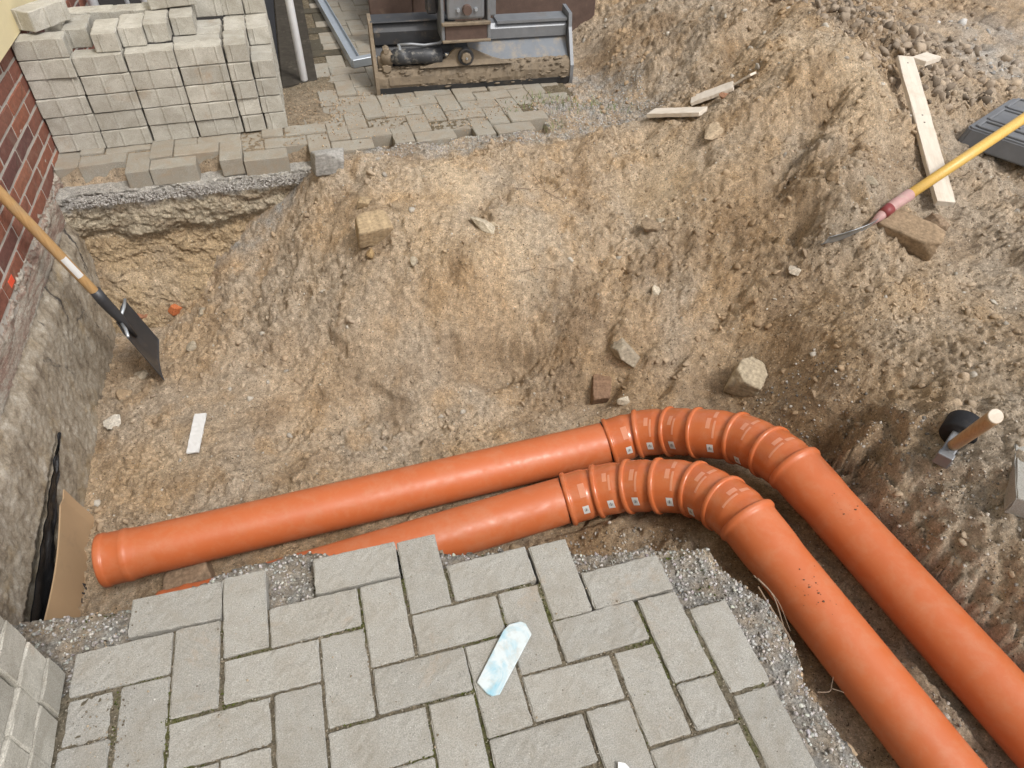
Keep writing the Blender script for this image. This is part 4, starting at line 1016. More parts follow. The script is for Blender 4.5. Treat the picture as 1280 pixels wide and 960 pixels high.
rock('stone', (1.04, 1.15), (.13, .14, .10), .4, 'grey rounded rock at the foot of the slope above the brown brick piece', (.31, .265, .20), 64, tilt=(.3, .1), sink=.45)
rock('brick_fragment', (.935, 1.09), (.075, .13, .07), -.25, 'broken brown brick lying at the slope foot left of the bends', BRN, 5, 'brick', boxy=True, tilt=(.25, .1))
rock('stone', (1.425, .835), (.12, .115, .12), .75, 'pale angular boulder alone on the damp soil behind the pipe bends', (.36, .30, .215), 46, tilt=(.18, -.12), sink=.15, boxy=True)
rock('stone', (2.10, 1.03), (.23, .10, .12), -.85, 'big brown slab-like rock under the socket of the yellow-handled spade', (.27, .195, .125), 7, tilt=(.35, .12), boxy=True, sink=.2)
rock('stone', (2.29, 1.085), (.10, .085, .075), .2, 'brown stone under the lower end of the long pale lath', (.23, .165, .11), 8, sink=.15)
rock('stone', (2.235, 1.03), (.09, .07, .065), .9, 'small angular stone between the big brown rock and the lath end', (.27, .2, .13), 9, sink=.15)
rock('brick_fragment', (-1.01, 2.29), (.16, .11, .09), .3, 'rust-red brick half buried in the far left corner of the pit', (.25, .12, .07), 10, 'brick', boxy=True, tilt=(.2, .15), sink=-.1)
rock('brick_fragment', (-.82, 2.257), (.075, .04, .045), .9, 'small bright orange brick chip on the rubble in the pit corner', (.46, .15, .06), 11, 'brick', boxy=True, tilt=(.3, .4), sink=.1)
t = rock('stone', (-.665, .64), (.14, .12, .13), .15, 'brown stone block propped between the two pipes near their open ends', (.23, .165, .11), 12, boxy=True, sink=0); t.location.z = -.625
rock('stone', (-1.03, 1.56), (.06, .05, .05), .2, 'whitish stone at the foot of the footing left of the white lath', (.55, .51, .44), 13, sink=.15)
rock('concrete_lump', (.015, 2.25), (.14, .085, .10), .15, 'grey gravelly concrete lump under the end of the paver row', (.29, .28, .26), 14, 'concrete', sink=.25, boxy=True)
rock('stone', (1.66, 1.05), (.06, .05, .022), .1, 'flat pale stone flake below the spade blade', (.47, .41, .33), 15)
rock('stone', (.12, 1.735), (.04, .04, .04), .5, 'small ochre pebble below the flat-topped tan stone', (.33, .23, .12), 16)
rock('stone', (.132, 1.975), (.075, .06, .05), .5, 'small tan stone just above the flat-topped tan stone', TAN, 17)
rock('stone', (1.655, 1.80), (.12, .09, .035), .5, 'thin tan rock on the ridge between the two short laths and the scoop', (.36, .28, .19), 18, tilt=(.1, -.2))
for q, (a, b, s, l) in enumerate([(.64, 1.70, .045, 'round pebble just below the wedge-shaped stone'), (1.33, 1.56, .04, 'pale pebble, right of the brown stone at the foot of the sand patch'), (1.21, 1.27, .045, 'whitish pebble in the middle of the slope right of the grey rock'), (-.55, 2.02, .06, 'tan stone on the rubble slope right of the orange chip'), (-.68, 2.12, .055, 'grey stone at the top of the rubble slope in the pit corner'), (-.95, 1.52, .035, 'small white stone beside the larger whitish one'), (.28, 1.62, .04, 'grey pebble on the lower left slope'), (1.0, .98, .05, 'brown pebble by the pipe bends next to the broken brick'), (1.86, 1.25, .07, 'tan lump on the heap above the spade blade'), (2.0, 1.2, .055, 'grey stone on the heap left of the spade socket'), (1.78, 1.95, .06, 'reddish stone between the short lath and the heap ridge'), (-.72, 1.88, .06, 'tan stone right of the shovel blade'), (-.95, 1.85, .075, 'brown clod in the shade of the shovel blade'), (-1.02, 1.72, .06, 'greyish clod between footing and shovel blade')]):
    rock('stone', (a, b), (s, s*.85, s*.7), q, l, [(.38, .31, .22), (.36, .31, .235), (.46, .40, .31), (.30, .22, .14), (.30, .255, .19)][q % 5] if q not in (10,) else (.28, .15, .09), 30+q, sink=.42)
# ------------------------------------------------------------------ tools
def spade_left():
    U = Vector((-1.10, 1.771, .207)); T = Vector((-.86, 1.825, -.675)); sdir = (U-T).normalized()
    root = tag(empty('shovel', T), 'flat black-bladed shovel with long wooden handle leaning against the brick wall', 'shovel')
    bl = Vector((-.834, 1.692, -.650)); br = Vector((-.872, 1.965, -.640)); wd = (br-bl); ln = .265
    nrm = wd.cross(sdir).normalized()
    if nrm.dot(Vector(CAM)-T) < 0: nrm = -nrm
    n, mth = 12, 12; V = []; F_ = []
    for s in (0, 1):
        for j in range(mth+1):
            for i in range(n+1):
                a = i/n-.5; b_ = j/mth; wn_ = 1-.06*b_
                dish = .030*(4*a*a)*(.6+.4*b_)-.012*math.exp(-(a/.09)**2)*b_
                tip_ = -.012*(1-4*a*a)*(1-b_)
                p_ = (bl+br)*.5+wd*(a*wn_)+sdir*(b_*ln+tip_)+nrm*(dish-s*.003-.01); V.append(p_)
    k = (n+1)*(mth+1)
    for s in (0, 1):
        for j in range(mth):
            for i in range(n):
                q = s*k+j*(n+1)+i; F_.append((q, q+1, q+n+2, q+n+1) if s == 0 else (q, q+n+1, q+n+2, q+1))
    for j in range(mth):
        for q in (j*(n+1), j*(n+1)+n): F_.append((q, q+n+1, q+n+1+k, q+k))
    for i in range(n):
        for q in (i, mth*(n+1)+i): F_.append((q, q+1, q+1+k, q+k))
    child(root, 'blade', mesh('blade', V, F_), M['darksteel'], True)
    me = bpy.data.meshes.new('rolled_edge'); bm = bmesh.new()
    mid = (bl+br)*.5; top = mid+sdir*ln
    for a in (-.47, -.13, .13, .47):
        pass
    bm.free(); bpy.data.meshes.remove(me)
    for sgn in (-1, 1):
        p0 = top+wd*(.10*sgn)+nrm*(.0); p1 = top+wd*(.46*sgn)+nrm*.022
        child(root, 'tread_edge', sweep('tread_edge', [p0, (p0+p1)*.5+nrm*.004, p1], [.006, .007, .006], 10), M['galv'], True)
    s0 = top-sdir*.10-nrm*.004; s1 = top+sdir*.17+nrm*.004
    child(root, 'socket', sweep('socket', [s0, top, top+sdir*.05, top+sdir*.12, s1], [.008, .017, .021, .0225, .0215], 20), M['darksteel'], True)
    hp = [top+sdir*.05, top+sdir*.165, top+sdir*.172, top+sdir*.5, top+sdir*.85, top+sdir*1.0]
    child(root, 'handle', sweep('handle', hp, [.016, .018, .0185, .0195, .020, .0205], 20), M['ash'], True)
    lp = top+sdir*.30; Rm = frame(sdir, Vector(CAM)-lp); v_, f_ = bandpatch(lp, sdir, Vector(CAM)-lp, .0199, -.55, .75, .048)
    child(root, 'label_sticker', mesh('label_sticker', v_, f_), M['white'])
spade_left()
def spade_right():
    tip = Vector((1.748, 1.057, .048)); s0 = Vector((1.90, 1.045, .052)); s1 = Vector((2.04, 1.09, .13)); e = Vector((3.466, 1.538, .47))
    root = tag(empty('spade', tip), 'spade with long yellow handle and dirty pink socket, blade seen edge-on in the soil', 'spade')
    view = (Vector(CAM)-Vector((1.85, 1.05, .06))).normalized(); along = (s1-tip).normalized()
    w_ = (view-along*view.dot(along)); w_.normalize()
    n, mm_ = 14, 6; V = []; F_ = []
    for s in (0, 1):
        for i in range(n+1):
            t_ = .72*i/n; c = tip*(1-t_)**2+s0*(2*t_*(1-t_))+s1*t_**2
            hw_ = (.075*min(1, .45+t_*2.2) if t_ < .5 else .075-.22*(t_-.5))
            for j in range(mm_+1):
                a = j/mm_-.5; V.append(c+w_*(2*a*hw_)+Vector((0, 0, -.02*(1-4*a*a)-.003*s)))
    k = (n+1)*(mm_+1)
    for s in (0, 1):
        for i in range(n):
            for j in range(mm_):
                q = s*k+i*(mm_+1)+j; F_.append((q, q+1, q+mm_+2, q+mm_+1) if s == 0 else (q, q+mm_+1, q+mm_+2, q+1))
    for i in range(n):
        for q in (i*(mm_+1), i*(mm_+1)+mm_): F_.append((q, q+mm_+1, q+mm_+1+k, q+k))
    for j in range(mm_):
        for q in (j, n*(mm_+1)+j): F_.append((q, q+1, q+1+k, q+k))
    child(root, 'blade', mesh('blade', V, F_), M['galv'], True)
    d = (e-s1).normalized()
    child(root, 'socket', sweep('socket', [s0*.75+s1*.25+Vector((0, 0, .012)), s0*.45+s1*.55+Vector((0, 0, .008)), s1, s1+d*.09], [.007, .017, .0215, .0225], 20), M['pinkpaint'], True)
    child(root, 'red_label', sweep('red_label', [s0*.36+s1*.64+Vector((0, 0, .006)), s0*.1+s1*.9+Vector((0, 0, .002))], [.0205, .0222], 16), M['redtape'], True)
    child(root, 'handle', sweep('handle', [s1+d*.02, s1+d*.5, s1+d*1.0, s1+d*1.5], [.0195, .0205, .0205, .021], 20), M['yellowash'], True)
spade_right()
def mallet():
    hc = Vector((1.597, .137, -.03)); ax_ = Vector((.072, .045, .012)).normalized(); end = Vector((1.457, .009, .237))
    root = tag(empty('paving_mallet', hc), 'paving mallet with black rubber head standing on the sand, wooden handle end towards the viewer', 'mallet')
    hc.z = max(hc.z, g1(hc.x, hc.y)+.025)
    c = hc+ax_*.045
    child(root, 'rubber_head', sweep('rubber_head', [c-ax_*.012, c-ax_*.034, c-ax_*.036, c-ax_*.030, c+ax_*.030, c+ax_*.036, c+ax_*.036], [.031, .038, .044, .049, .049, .044, .02], 36), M['rubber'], True)
    child(root, 'head_disc', sweep('head_disc', [c-ax_*.016, c-ax_*.012], [.034, .034], 24), M['mudsteel'])
    R_ = frame(ax_, Vector((0, 0, 1)))
    pz_ = hc-ax_*.025
    child(root, 'steel_head', box('steel_head', pz_, (.040, .036, .115), R_, .005, 2), M['steel'])
    child(root, 'steel_cheek', box('steel_cheek', hc-ax_*.085, (.048, .042, .022), R_, .004, 2), M['steel'])
    for q in (-1, 1):
        child(root, 'bolt', sweep('bolt', [c-ax_*.02+R_.col[1]*(.026*q), c-ax_*.028+R_.col[1]*(.026*q)], .006, 8), M['steel'])
    h0 = hc-ax_*.035; d = (end-h0).normalized()
    child(root, 'handle', sweep('handle', [h0, h0+d*.05, end-d*.02, end], [.0150, .0155, .0172, .0175], 20, sx=1.12), M['brownash'], True)
    child(root, 'handle_end', sweep('handle_end', [end, end+d*.0018], [.0170, .0155], 20, sx=1.12), M['lath'])
mallet()
# ------------------------------------------------------------------ laths and scraps
def plank(name, a, b, w_, th, label, lift=.012, cat='lath', mat='lath', n=2, roll=0):
    a = Vector((a[0], a[1], g1(*a[:2])+lift if len(a) < 3 else a[2])); b = Vector((b[0], b[1], g1(*b[:2])+lift if len(b) < 3 else b[2]))
    d = b-a; L = d.length; d /= L
    me = lattice_box(name, (L/2, w_/2, th/2), (16, 4, 1), .0016, .0006, int(L*1000))
    o = link(name, me, M[mat])
    zz_ = Vector((0, 0, 1)); zz_ = (zz_-d*zz_.dot(d)).normalized(); zz_ = (zz_*math.cos(roll)+zz_.cross(d)*math.sin(roll)).normalized(); yv = zz_.cross(d)
    o.matrix_world = Matrix(((d.x, yv.x, zz_.x, (a.x+b.x)/2), (d.y, yv.y, zz_.y, (a.y+b.y)/2), (d.z, yv.z, zz_.z, (a.z+b.z)/2), (0, 0, 0, 1)))
    return tag(o, label, cat)
lr = tag(empty('lath', (2.5, 1.6, g1(2.5, 1.6))), 'long pale wooden lath with a short piece nailed across its upper end', 'lath')
def lath_part(name, a, b, w_, th):
    o = plank(name, a, b, w_, th, None, cat=None); m_ = o.matrix_world.copy(); o.parent = lr; o.matrix_parent_inverse = Matrix.Translation(-Vector(lr.location)); return o
lo = lath_part('long_strip', (2.345, 1.135, g1(2.345, 1.135)+.055), (2.70, 1.985, g1(2.70, 1.985)+.075), .072, .024)
lath_part('cross_piece', (2.735, 1.935, g1(2.70, 1.985)+.074), (2.86, 1.985, g1(2.70, 1.985)+.070), .075, .022)
for q in (.06, .45, .5):
    p_ = Vector((2.345, 1.135, 0)).lerp(Vector((2.70, 1.985, 0)), 1-q); z_ = (g1(2.345, 1.135)+.055)*q+(g1(2.70, 1.985)+.075)*(1-q)
    o = link('nail', box('nail', (0, 0, 0), (.007, .007, .003), bev=.001), M['ink'], lr); o.location = Vector((p_.x, p_.y, z_+.0125))-Vector(lr.location)
plank('lath_offcut', (1.516, 2.14, max(.09, g1(1.516, 2.14)+.025)), (1.666, 1.936, max(.145, g1(1.666, 1.936)+.03)), .085, .018, 'pale lath offcut lying level at the foot of the heap next to the gravel', .016)
plank('lath_offcut', (1.698, 2.111, max(.14, g1(1.698, 2.111)+.03)), (1.849, 2.028, max(.23, g1(1.849, 2.028)+.03)), .085, .016, 'pale lath offcut on the heap pointing up to the right, split at its end', .018)
plank('lath_offcut', (1.865, 2.04), (1.90, 1.975), .05, .010, 'small splintered wood flake beside the upper short lath', .025)
plank('white_strip', (-.665, 1.425, -.628), (-.690, 1.225, -.636), .047, .008, 'white plastic strip with a mitred end lying on the pit floor', cat='strip', mat='white')
# white and blue scrap on the path
V = [(.108, -.190), (.122, -.217), (.131, -.225), (.147, -.226), (.247, -.121), (.241, -.094), (.232, -.087), (.206, -.087), (.190, -.097)]
bm = bmesh.new(); f = bm.faces.new([bm.verts.new((a-.18, b+.15, 0)) for a, b in V]); g = bmesh.ops.extrude_face_region(bm, geom=[f])
bmesh.ops.translate(bm, vec=(0, 0, .006), verts=[v for v in g['geom'] if isinstance(v, bmesh.types.BMVert)])
bmesh.ops.bevel(bm, geom=list(bm.edges), offset=.0012, segments=1, affect='EDGES')
sc = link('board_scrap', bm_mesh(bm, 'board_scrap'), M['whiteblue']); sc.location = (.18, -.15, .004); sc.rotation_euler = (.012, -.012, 0)
tag(sc, 'white scrap board with blue smears lying on the paved path', 'scrap')
bm = bmesh.new(); f = bm.faces.new([bm.verts.new(p_) for p_ in ((-.012, -.016, 0), (.010, -.028, 0), (.016, -.018, 0), (.008, -.002, 0), (-.004, .004, 0))]); g = bmesh.ops.extrude_face_region(bm, geom=[f])
bmesh.ops.translate(bm, vec=(0, 0, .007), verts=[v for v in g['geom'] if isinstance(v, bmesh.types.BMVert)])
sc = link('board_scrap', bm_mesh(bm, 'board_scrap'), M['tube']); sc.location = (.336, -.414, .004); tag(sc, 'small whitish chip at the bottom edge of the picture on the path', 'scrap')
# ------------------------------------------------------------------ grey plastic pad, top right
pad = tag(empty('plastic_pad', (3.3, 1.75, g1(3.2, 1.75))), 'thick grey plastic base pad with moulded recesses lying behind the yellow handle', 'pad')
o = link('pad_body', None, None) if False else None
def pad_build():
    L, W, Hh = .62, .44, .085
    ex = Vector((3.43-2.96, 2.02-1.79, 0)).normalized(); ey = Vector((-ex.y, ex.x, 0))
    c = Vector((2.945, 1.735, g1(3.15, 1.7)+.01))+ex*(L/2)-ey*(W*.5)+Vector((0, 0, 0))
    def P_(a, b, z): return c+ex*a+ey*b+Vector((0, 0, z))
    ch = .05
    outl = [(-L/2+ch*.4, W/2), (L/2-ch, W/2), (L/2, W/2-ch), (L/2, -W/2+ch), (L/2-ch, -W/2), (-L/2+ch*1.2, -W/2), (-L/2, -W/2+ch*1.2), (-L/2, W/2-ch*.4)]
    bm = bmesh.new(); lo_ = [bm.verts.new(P_(a, b, 0)) for a, b in outl]; hi = [bm.verts.new(P_(a*.94, b*.92, Hh)) for a, b in outl]
    n = len(outl)
    for i in range(n): bm.faces.new((lo_[i], lo_[(i+1) % n], hi[(i+1) % n], hi[i]))
    bm.faces.new(lo_[::-1]); bm.faces.new(hi)
    bmesh.ops.bevel(bm, geom=list(bm.edges), offset=.008, segments=2, affect='EDGES')
    child(pad, 'pad_body', bm_mesh(bm, 'pad_body'), M['blackplate'])
    R_ = Matrix((ex, ey, Vector((0, 0, 1)))).transposed()
    for a, b, sx_, sy_, h_ in ((-.215, 0, .09, .34, .012), (-.04, .10, .18, .14, .010), (.17, .10, .16, .14, .010), (-.04, -.10, .18, .14, .010), (.17, -.10, .16, .14, .010)):
        # raised rims round sunk fields
        for (p_, q_, u_, v_) in ((a, b+sy_/2, sx_, .016), (a, b-sy_/2, sx_, .016), (a-sx_/2, b, .016, sy_-.017), (a+sx_/2, b, .016, sy_-.017)):
            child(pad, 'rim', box('rim', P_(p_, q_, Hh+h_/2-.002), (u_, v_, h_), R_, .003), M['blackplate'])
pad_build()
# ------------------------------------------------------------------ excavator parked beyond the trench (bucket, tilt cylinder, hitch, dozer blade in view)
ex = tag(empty('excavator', (.9, 3.1, -.03)), 'mini excavator with ditching bucket and dozer blade parked on the pavers', 'excavator')
B0 = Vector((.347, 3.002, -.030)); BX = Vector((1.402-.347, 2.945-3.002, 0)); BL = BX.length; BX.normalize(); BY = Vector((-BX.y, BX.x, 0))
def BP(u, v, w_): return B0+BX*u+BY*v+Vector((0, 0, w_))
BR = Matrix((BX, BY, Vector((0, 0, 1)))).transposed()
def extr(name, prof, u0, u1, mat, par=ex, nu=1, wob=0, seed=0):
    n = len(prof); rng = np.random.default_rng(seed); V = []; F_ = []
    for i in range(nu+1):
        u = u0+(u1-u0)*i/nu
        for v, w_ in prof: V.append(BP(u, v+rng.normal(0, wob) if wob else v, w_+rng.normal(0, wob) if wob else w_))
    for i in range(nu):
        for k in range(n): a, b = i*n+k, i*n+(k+1) % n; F_.append((a, b, b+n, a+n))
    F_ += [tuple(range(n))[::-1], tuple(range(nu*n, nu*n+n))]
    bm = bmesh.new(); bm.from_mesh(mesh('t', V, F_)); return child(par, name, bm_mesh(bm, name), mat)
# curved back, mud caked
band = [(0, .0), (-.014, .022), (-.020, .05), (-.018, .08), (-.006, .108), (.016, .124), (.03, .126), (.03, .106), (.01, .07), (.012, .012)]
extr('curved_back', band, .008, BL-.008, M['mudsteel'], nu=60, wob=.0018, seed=5)
extr('cutting_edge', [(.0, -.012), (.0, .004), (-.016, .030), (-.022, .030), (-.012, .0), (-.008, -.012)], .0, BL, M['darksteel'])
extr('wear_plate', [(-.0205, .045), (-.0245, .045), (-.0235, .085), (-.019, .085)], .06, .30, M['mudsteel'])
extr('back_plate', [(.025, .124), (.105, .205), (.115, .200), (.03, .112)], .50, BL-.012, M['bluesteel'])
extr('back_plate', [(.025, .124), (.105, .205), (.115, .200), (.03, .112)], .012, .498, M['darksteel'])
extr('top_beam', [(.100, .205), (.085, .215), (.085, .275), (.11, .318), (.19, .318), (.19, .205)], .012, .44, M['darksteel'])
extr('top_beam', [(.098, .205), (.088, .212), (.088, .262), (.105, .285), (.19, .285), (.19, .205)], .62, BL-.012, M['steel'])
extr('top_flange', [(.08, .287), (.08, .300), (.20, .300), (.20, .287)], .66, BL-.012, M['steel'])
extr('top_flange', [(.078, .322), (.08, .327), (.20, .329), (.20, .322)], .0, .40, M['darksteel'])
for u in (-.010, BL-.008):
    extr('side_plate', [(-.016, -.008), (-.024, .03), (-.024, .09), (.0, .14), (.06, .26), (.072, .325), (.20, .335), (.25, .10), (.14, -.01)], u, u+.018, M['mudsteel'] if u < 0 else M['steel'])
# hinge plate with pin
def tri():
    pr = [(.225, .122), (.36, .158), (.405, .198), (.42, .207), (.49, .205), (.52, .195), (.62, .150), (.73, .122)]
    V = []; F_ = []; n = len(pr)
    for s in (0, .022):
        for u, w_ in pr: V.append(BP(u, -.026+s+(.0 if w_ < .13 else .012), w_))
    F_ = [tuple(range(n))[::-1], tuple(range(n, 2*n))]+[(i, (i+1) % n, n+(i+1) % n, n+i) for i in range(n)]
    bm = bmesh.new(); bm.from_mesh(mesh('t', V, F_)); bmesh.ops.recalc_face_normals(bm, faces=bm.faces); bmesh.ops.bevel(bm, geom=list(bm.edges), offset=.002, segments=1, affect='EDGES'); child(ex, 'hinge_plate', bm_mesh(bm, 'hinge_plate'), M['mudsteel'])
    c = BP(.470, -.026, .168)
    hb = child(ex, 'hinge_boss', sweep('hinge_boss', [c+BY*.03, c-BY*.004, c-BY*.006], [.042, .042, .036], 28), M['darksteel'], False)
    child(hb, 'pin', sweep('pin', [c, c-BY*.022, c-BY*.025], [.027, .027, .022], 8), M['mudsteel'])
    child(hb, 'grease_nipple', sweep('grease_nipple', [c-BY*.024, c-BY*.034], [.006, .004], 8), M['galv'])
tri()
cy = [BP(.10, .006, .178), BP(.345, .012, .172)]; ca = (cy[1]-cy[0]).normalized()
tcyl = child(ex, 'tilt_cylinder', sweep('tilt_cylinder', [cy[0]-ca*.02, cy[0], cy[0]+ca*.004, cy[1]-ca*.10, cy[1]-ca*.09, cy[1], cy[1]+ca*.004], [.028, .034, .037, .037, .0395, .0395, .030], 28), M['worncyl'], True)
child(tcyl, 'rod', sweep('rod', [cy[1], cy[1]+ca*.09], .0135, 16), M['chrome'], True)
child(tcyl, 'gland', sweep('gland', [cy[0]+ca*.0, cy[0]+ca*.085], [.0385, .0375], 24), M['worncyl'], True)
child(tcyl, 'eye', sweep('eye', [cy[0]-ca*.035-BY*.022, cy[0]-ca*.035+BY*.03], .034, 20), M['mudsteel'], True)
child(tcyl, 'hose_port', sweep('hose_port', [cy[0]+ca*.03+Vector((0, 0, .03)), cy[0]+ca*.03+Vector((0, 0, .062))], [.011, .009], 10), M['galv'])
child(tcyl, 'hose', sweep('hose', [cy[0]+ca*.03+Vector((0, 0, .058)), cy[0]+ca*.09+Vector((0, 0, .06)), cy[0]+ca*.16+Vector((0, 0, .052)), cy[0]+ca*.24+Vector((0, 0, .06)), cy[0]+ca*.34+BY*.03+Vector((0, 0, .12))], .008, 10), M['steel'], True)
for u, w_, r in ((.055, .128, .026), (.06, .215, .018)):
    c = BP(u, .0, w_); child(ex, 'anchor_bolt', sweep('anchor_bolt', [c+BY*.03, c-BY*.012, c-BY*.02], [r, r, r*.75], 6), M['mudsteel'])
child(ex, 'anchor_lug', box('anchor_lug', BP(.05, .022, .15), (.075, .03, .06), BR, .008, 2), M['mudsteel'])
# caked mud on the ledge over the curved back
rq = np.random.default_rng(90); T = rock_templates(6, 1, 9); Vs = []; Fs = []; off = 0
for q in range(420):
    u = rq.uniform(.02, BL-.02); v, w_ = (rq.uniform(-.006, .035), .124) if rq.random() < .55 else (-.019+rq.normal(0, .002), rq.uniform(.02, .11)); r = .003+.011*rq.random()**3
    v_, f_ = T[rq.integers(0, 6)]; p_ = BP(u, v, w_); Vs.append(v_*r*np.array([1.6, .8, .7])+np.array(p_)); Fs.append(f_+off); off += len(v_)
me = fast_mesh('mud_lumps', np.concatenate(Vs), np.concatenate(Fs)); tag(child(ex, 'mud_lumps', me, M['mudsteel']), kind='stuff')
# quick hitch
HZ = .055
hx = .535
for s in (-1, 1):
    child(ex, 'hitch_cheek', box('hitch_cheek', BP(hx-.065+.118*s, .02, .335+HZ), (.018, .16, .26), BR, .004), M['steel'])
child(ex, 'hitch_plate', box('hitch_plate', BP(hx-.065, -.052, .245+HZ), (.215, .016, .088), BR, .003), M['rust'])
for (a, b, c_, d_) in ((0, .205, .25, .012), (0, .287, .25, .016)):
    child(ex, 'hitch_flange', box('hitch_flange', BP(hx-.065, -.058, b+HZ), (c_, .035, d_), BR, .003), M['mudsteel'])
child(ex, 'hitch_block', box('hitch_block', BP(hx-.065, -.02, .37+HZ), (.19, .09, .13), BR, .012, 2), M['steel'])
child(ex, 'hitch_pin', sweep('hitch_pin', [BP(hx-.06, -.09, .352+HZ), BP(hx-.06, -.06, .352+HZ)], [.022, .026], 12), M['rust'])
for s in (-1, 1): child(ex, 'bolt', sweep('bolt', [BP(hx-.06+.045*s, -.078, .352+HZ), BP(hx-.06+.045*s, -.062, .352+HZ)], .009, 6), M['galv'])
child(ex, 'hitch_lug', box('hitch_lug', BP(hx+.075, -.02, .36+HZ), (.035, .05, .10), BR, .006), M['steel'])
child(ex, 'valve_block', box('valve_block', BP(hx-.225, .05, .36+HZ), (.05, .08, .09), BR, .006), M['darksteel'])
child(ex, 'dipper_arm', box('dipper_arm', BP(hx-.065, .50, .80+HZ), (.17, .95, .22), BR@Matrix.Rotation(math.radians(38), 3, 'X'), .02, 2), M['darksteel'])
# dozer blade and undercarriage behind
for a, b in ((.415, .665), (.668, 1.06), (1.063, 1.80)):
    child(ex, 'dozer_blade', box('dozer_blade', ((a+b)/2, 3.70-.05*((a+b)/2-.9), .155), (b-a, .04, .33), Matrix.Rotation(-.05, 3, 'Z'), .006), M['rust'])
child(ex, 'chassis', box('chassis', (1.12, 4.9, .55), (1.0, 1.6, .5), Matrix.Rotation(-.05, 3, 'Z'), .06, 3), M['darksteel'])
for xx in (.62, 1.62):
    child(ex, 'track', box('track', (xx, 4.8, .21), (.25, 1.7, .44), Matrix.Rotation(-.05, 3, 'Z'), .16, 5), M['rubber'])
# ------------------------------------------------------------------ yard clutter at the top left
def slab(name, poly, z0, z1, mat, label=None, cat=None, kind=None, bev=.004):
    bm = bmesh.new(); f = bm.faces.new([bm.verts.new((a, b, z0)) for a, b in poly]); g = bmesh.ops.extrude_face_region(bm, geom=[f])
    bmesh.ops.translate(bm, vec=(0, 0, z1-z0), verts=[v for v in g['geom'] if isinstance(v, bmesh.types.BMVert)])
    if bev: bmesh.ops.bevel(bm, geom=list(bm.edges), offset=bev, segments=1, affect='EDGES')
    return tag(link(name, bm_mesh(bm, name), mat), label, cat, None, kind)
slab('drain_slab', [(-.145, 3.20), (.046, 3.255), (.060, 5.3), (-.125, 5.3)], -.08, -.022, M['darkconc'], 'dark concrete strip beside the tall stack carrying the white post', 'slab')
slab('dark_gap_strip', [(-.178, 3.32), (-.149, 3.32), (-.129, 5.3), (-.212, 5.3)], -.08, -.012, M['rubber'], 'black strip standing in for the dark gap between the stack and the dark slab', 'strip')  # black strip stands in for the shaded gap, reusing the rubber material
slab('asphalt', [(-1.5, 3.35), (-.44, 3.35), (-.44, 6), (-1.5, 6)], -.08, -.034, M['asphalt'], kind='structure')
gr = tag(empty('drain_grate', (-.355, 4.75, -.03)), 'white perforated drain grate at the back of the stack', 'grate')
for (c, s) in (((-.355, 4.545, -.022), (.20, .03, .016)), ((-.355, 5.085, -.022), (.20, .03, .016)), ((-.441, 4.815, -.022), (.028, .51, .016)), ((-.269, 4.815, -.022), (.028, .51, .016))):
    child(gr, 'grate_frame', box('grate_frame', c, s, None, .002), M['tube'])
for i in range(9):
    for sgn in (-1, 1):
        child(gr, 'bar', box('bar', (-.355, 4.60+.052*i, -.024 if sgn > 0 else -.0262), (.155, .016, .004), Matrix.Rotation(sgn*.5, 3, 'Z')), M['tube'])
child(gr, 'pit', box('pit', (-.355, 4.815, -.040), (.15, .50, .004)), M['ink'])
def post(x_, y_, z_, label, r=.020, hgt=2.2):
    return tag(link('white_post', sweep('white_post', [(x_, y_, z_), (x_, y_, z_+.004), (x_-.012, y_+.01, z_+hgt)], [r*.8, r, r], 20), M['tube'], None, True), label, 'post', 'white painted posts')
post(-.023, 3.252, -.022, 'white painted post standing on the dark slab right of the stack', .020)
post(-1.095, 4.02, -.034, 'thick white post leftmost behind the stack by the plaster', .027)
post(-1.0, 4.45, -.034, 'thin white post second behind the stack', .014)
post(-.86, 4.22, -.034, 'white post third from the left behind the stack', .020)
rw = tag(empty('back_wall', (-1.2, 5.6, 0)), 'dark red brick wall far behind the stack', 'wall')
child(rw, 'wall_core', box('wall_core', (-1.7, 5.75, .9), (2.4, .3, 1.9)), M['mortar'])
for k in range(18):
    for q in range(9):
        o = bpy.data.objects.new('brick', bt[(k+q) % 5]); COL.objects.link(o); o.parent = rw; o.rotation_euler = (0, 0, math.pi/2)
        o.location = (-.62-.237*q-.118*(k % 2)+1.2-.12, 5.6-5.6, k*.0655+.02)
# galvanised angle with end bracket
an = tag(empty('steel_channel', (.24, 3.40, -.03)), 'galvanised steel channel with a bent end lug lying on the pavers left of the bucket', 'channel')
A0 = Vector((.250, 3.40, -.026)); A1 = Vector((.02, 6.2, -.026)); ad_ = (A1-A0).normalized(); as_ = Vector((ad_.y, -ad_.x, 0)); AR = Matrix((as_, ad_, Vector((0, 0, 1)))).transposed(); AL = (A1-A0).length
child(an, 'web', box('web', A0+ad_*(AL/2)+as_*.032+Vector((0, 0, .0025)), (.060, AL, .004), AR, .001), M['galv'])
child(an, 'flange', box('flange', A0+ad_*(AL/2)+Vector((0, 0, .026)), (.005, AL, .052), AR, .001), M['galv'])
child(an, 'flange', box('flange', A0+ad_*(AL/2)+as_*.064+Vector((0, 0, .013)), (.004, AL, .026), AR, .001), M['galv'])
child(an, 'end_lug', box('end_lug', A0+as_*.075+ad_*.02+Vector((0, 0, .022)), (.15, .05, .045), AR@Matrix.Rotation(.22, 3, 'Z'), .003), M['galv'])
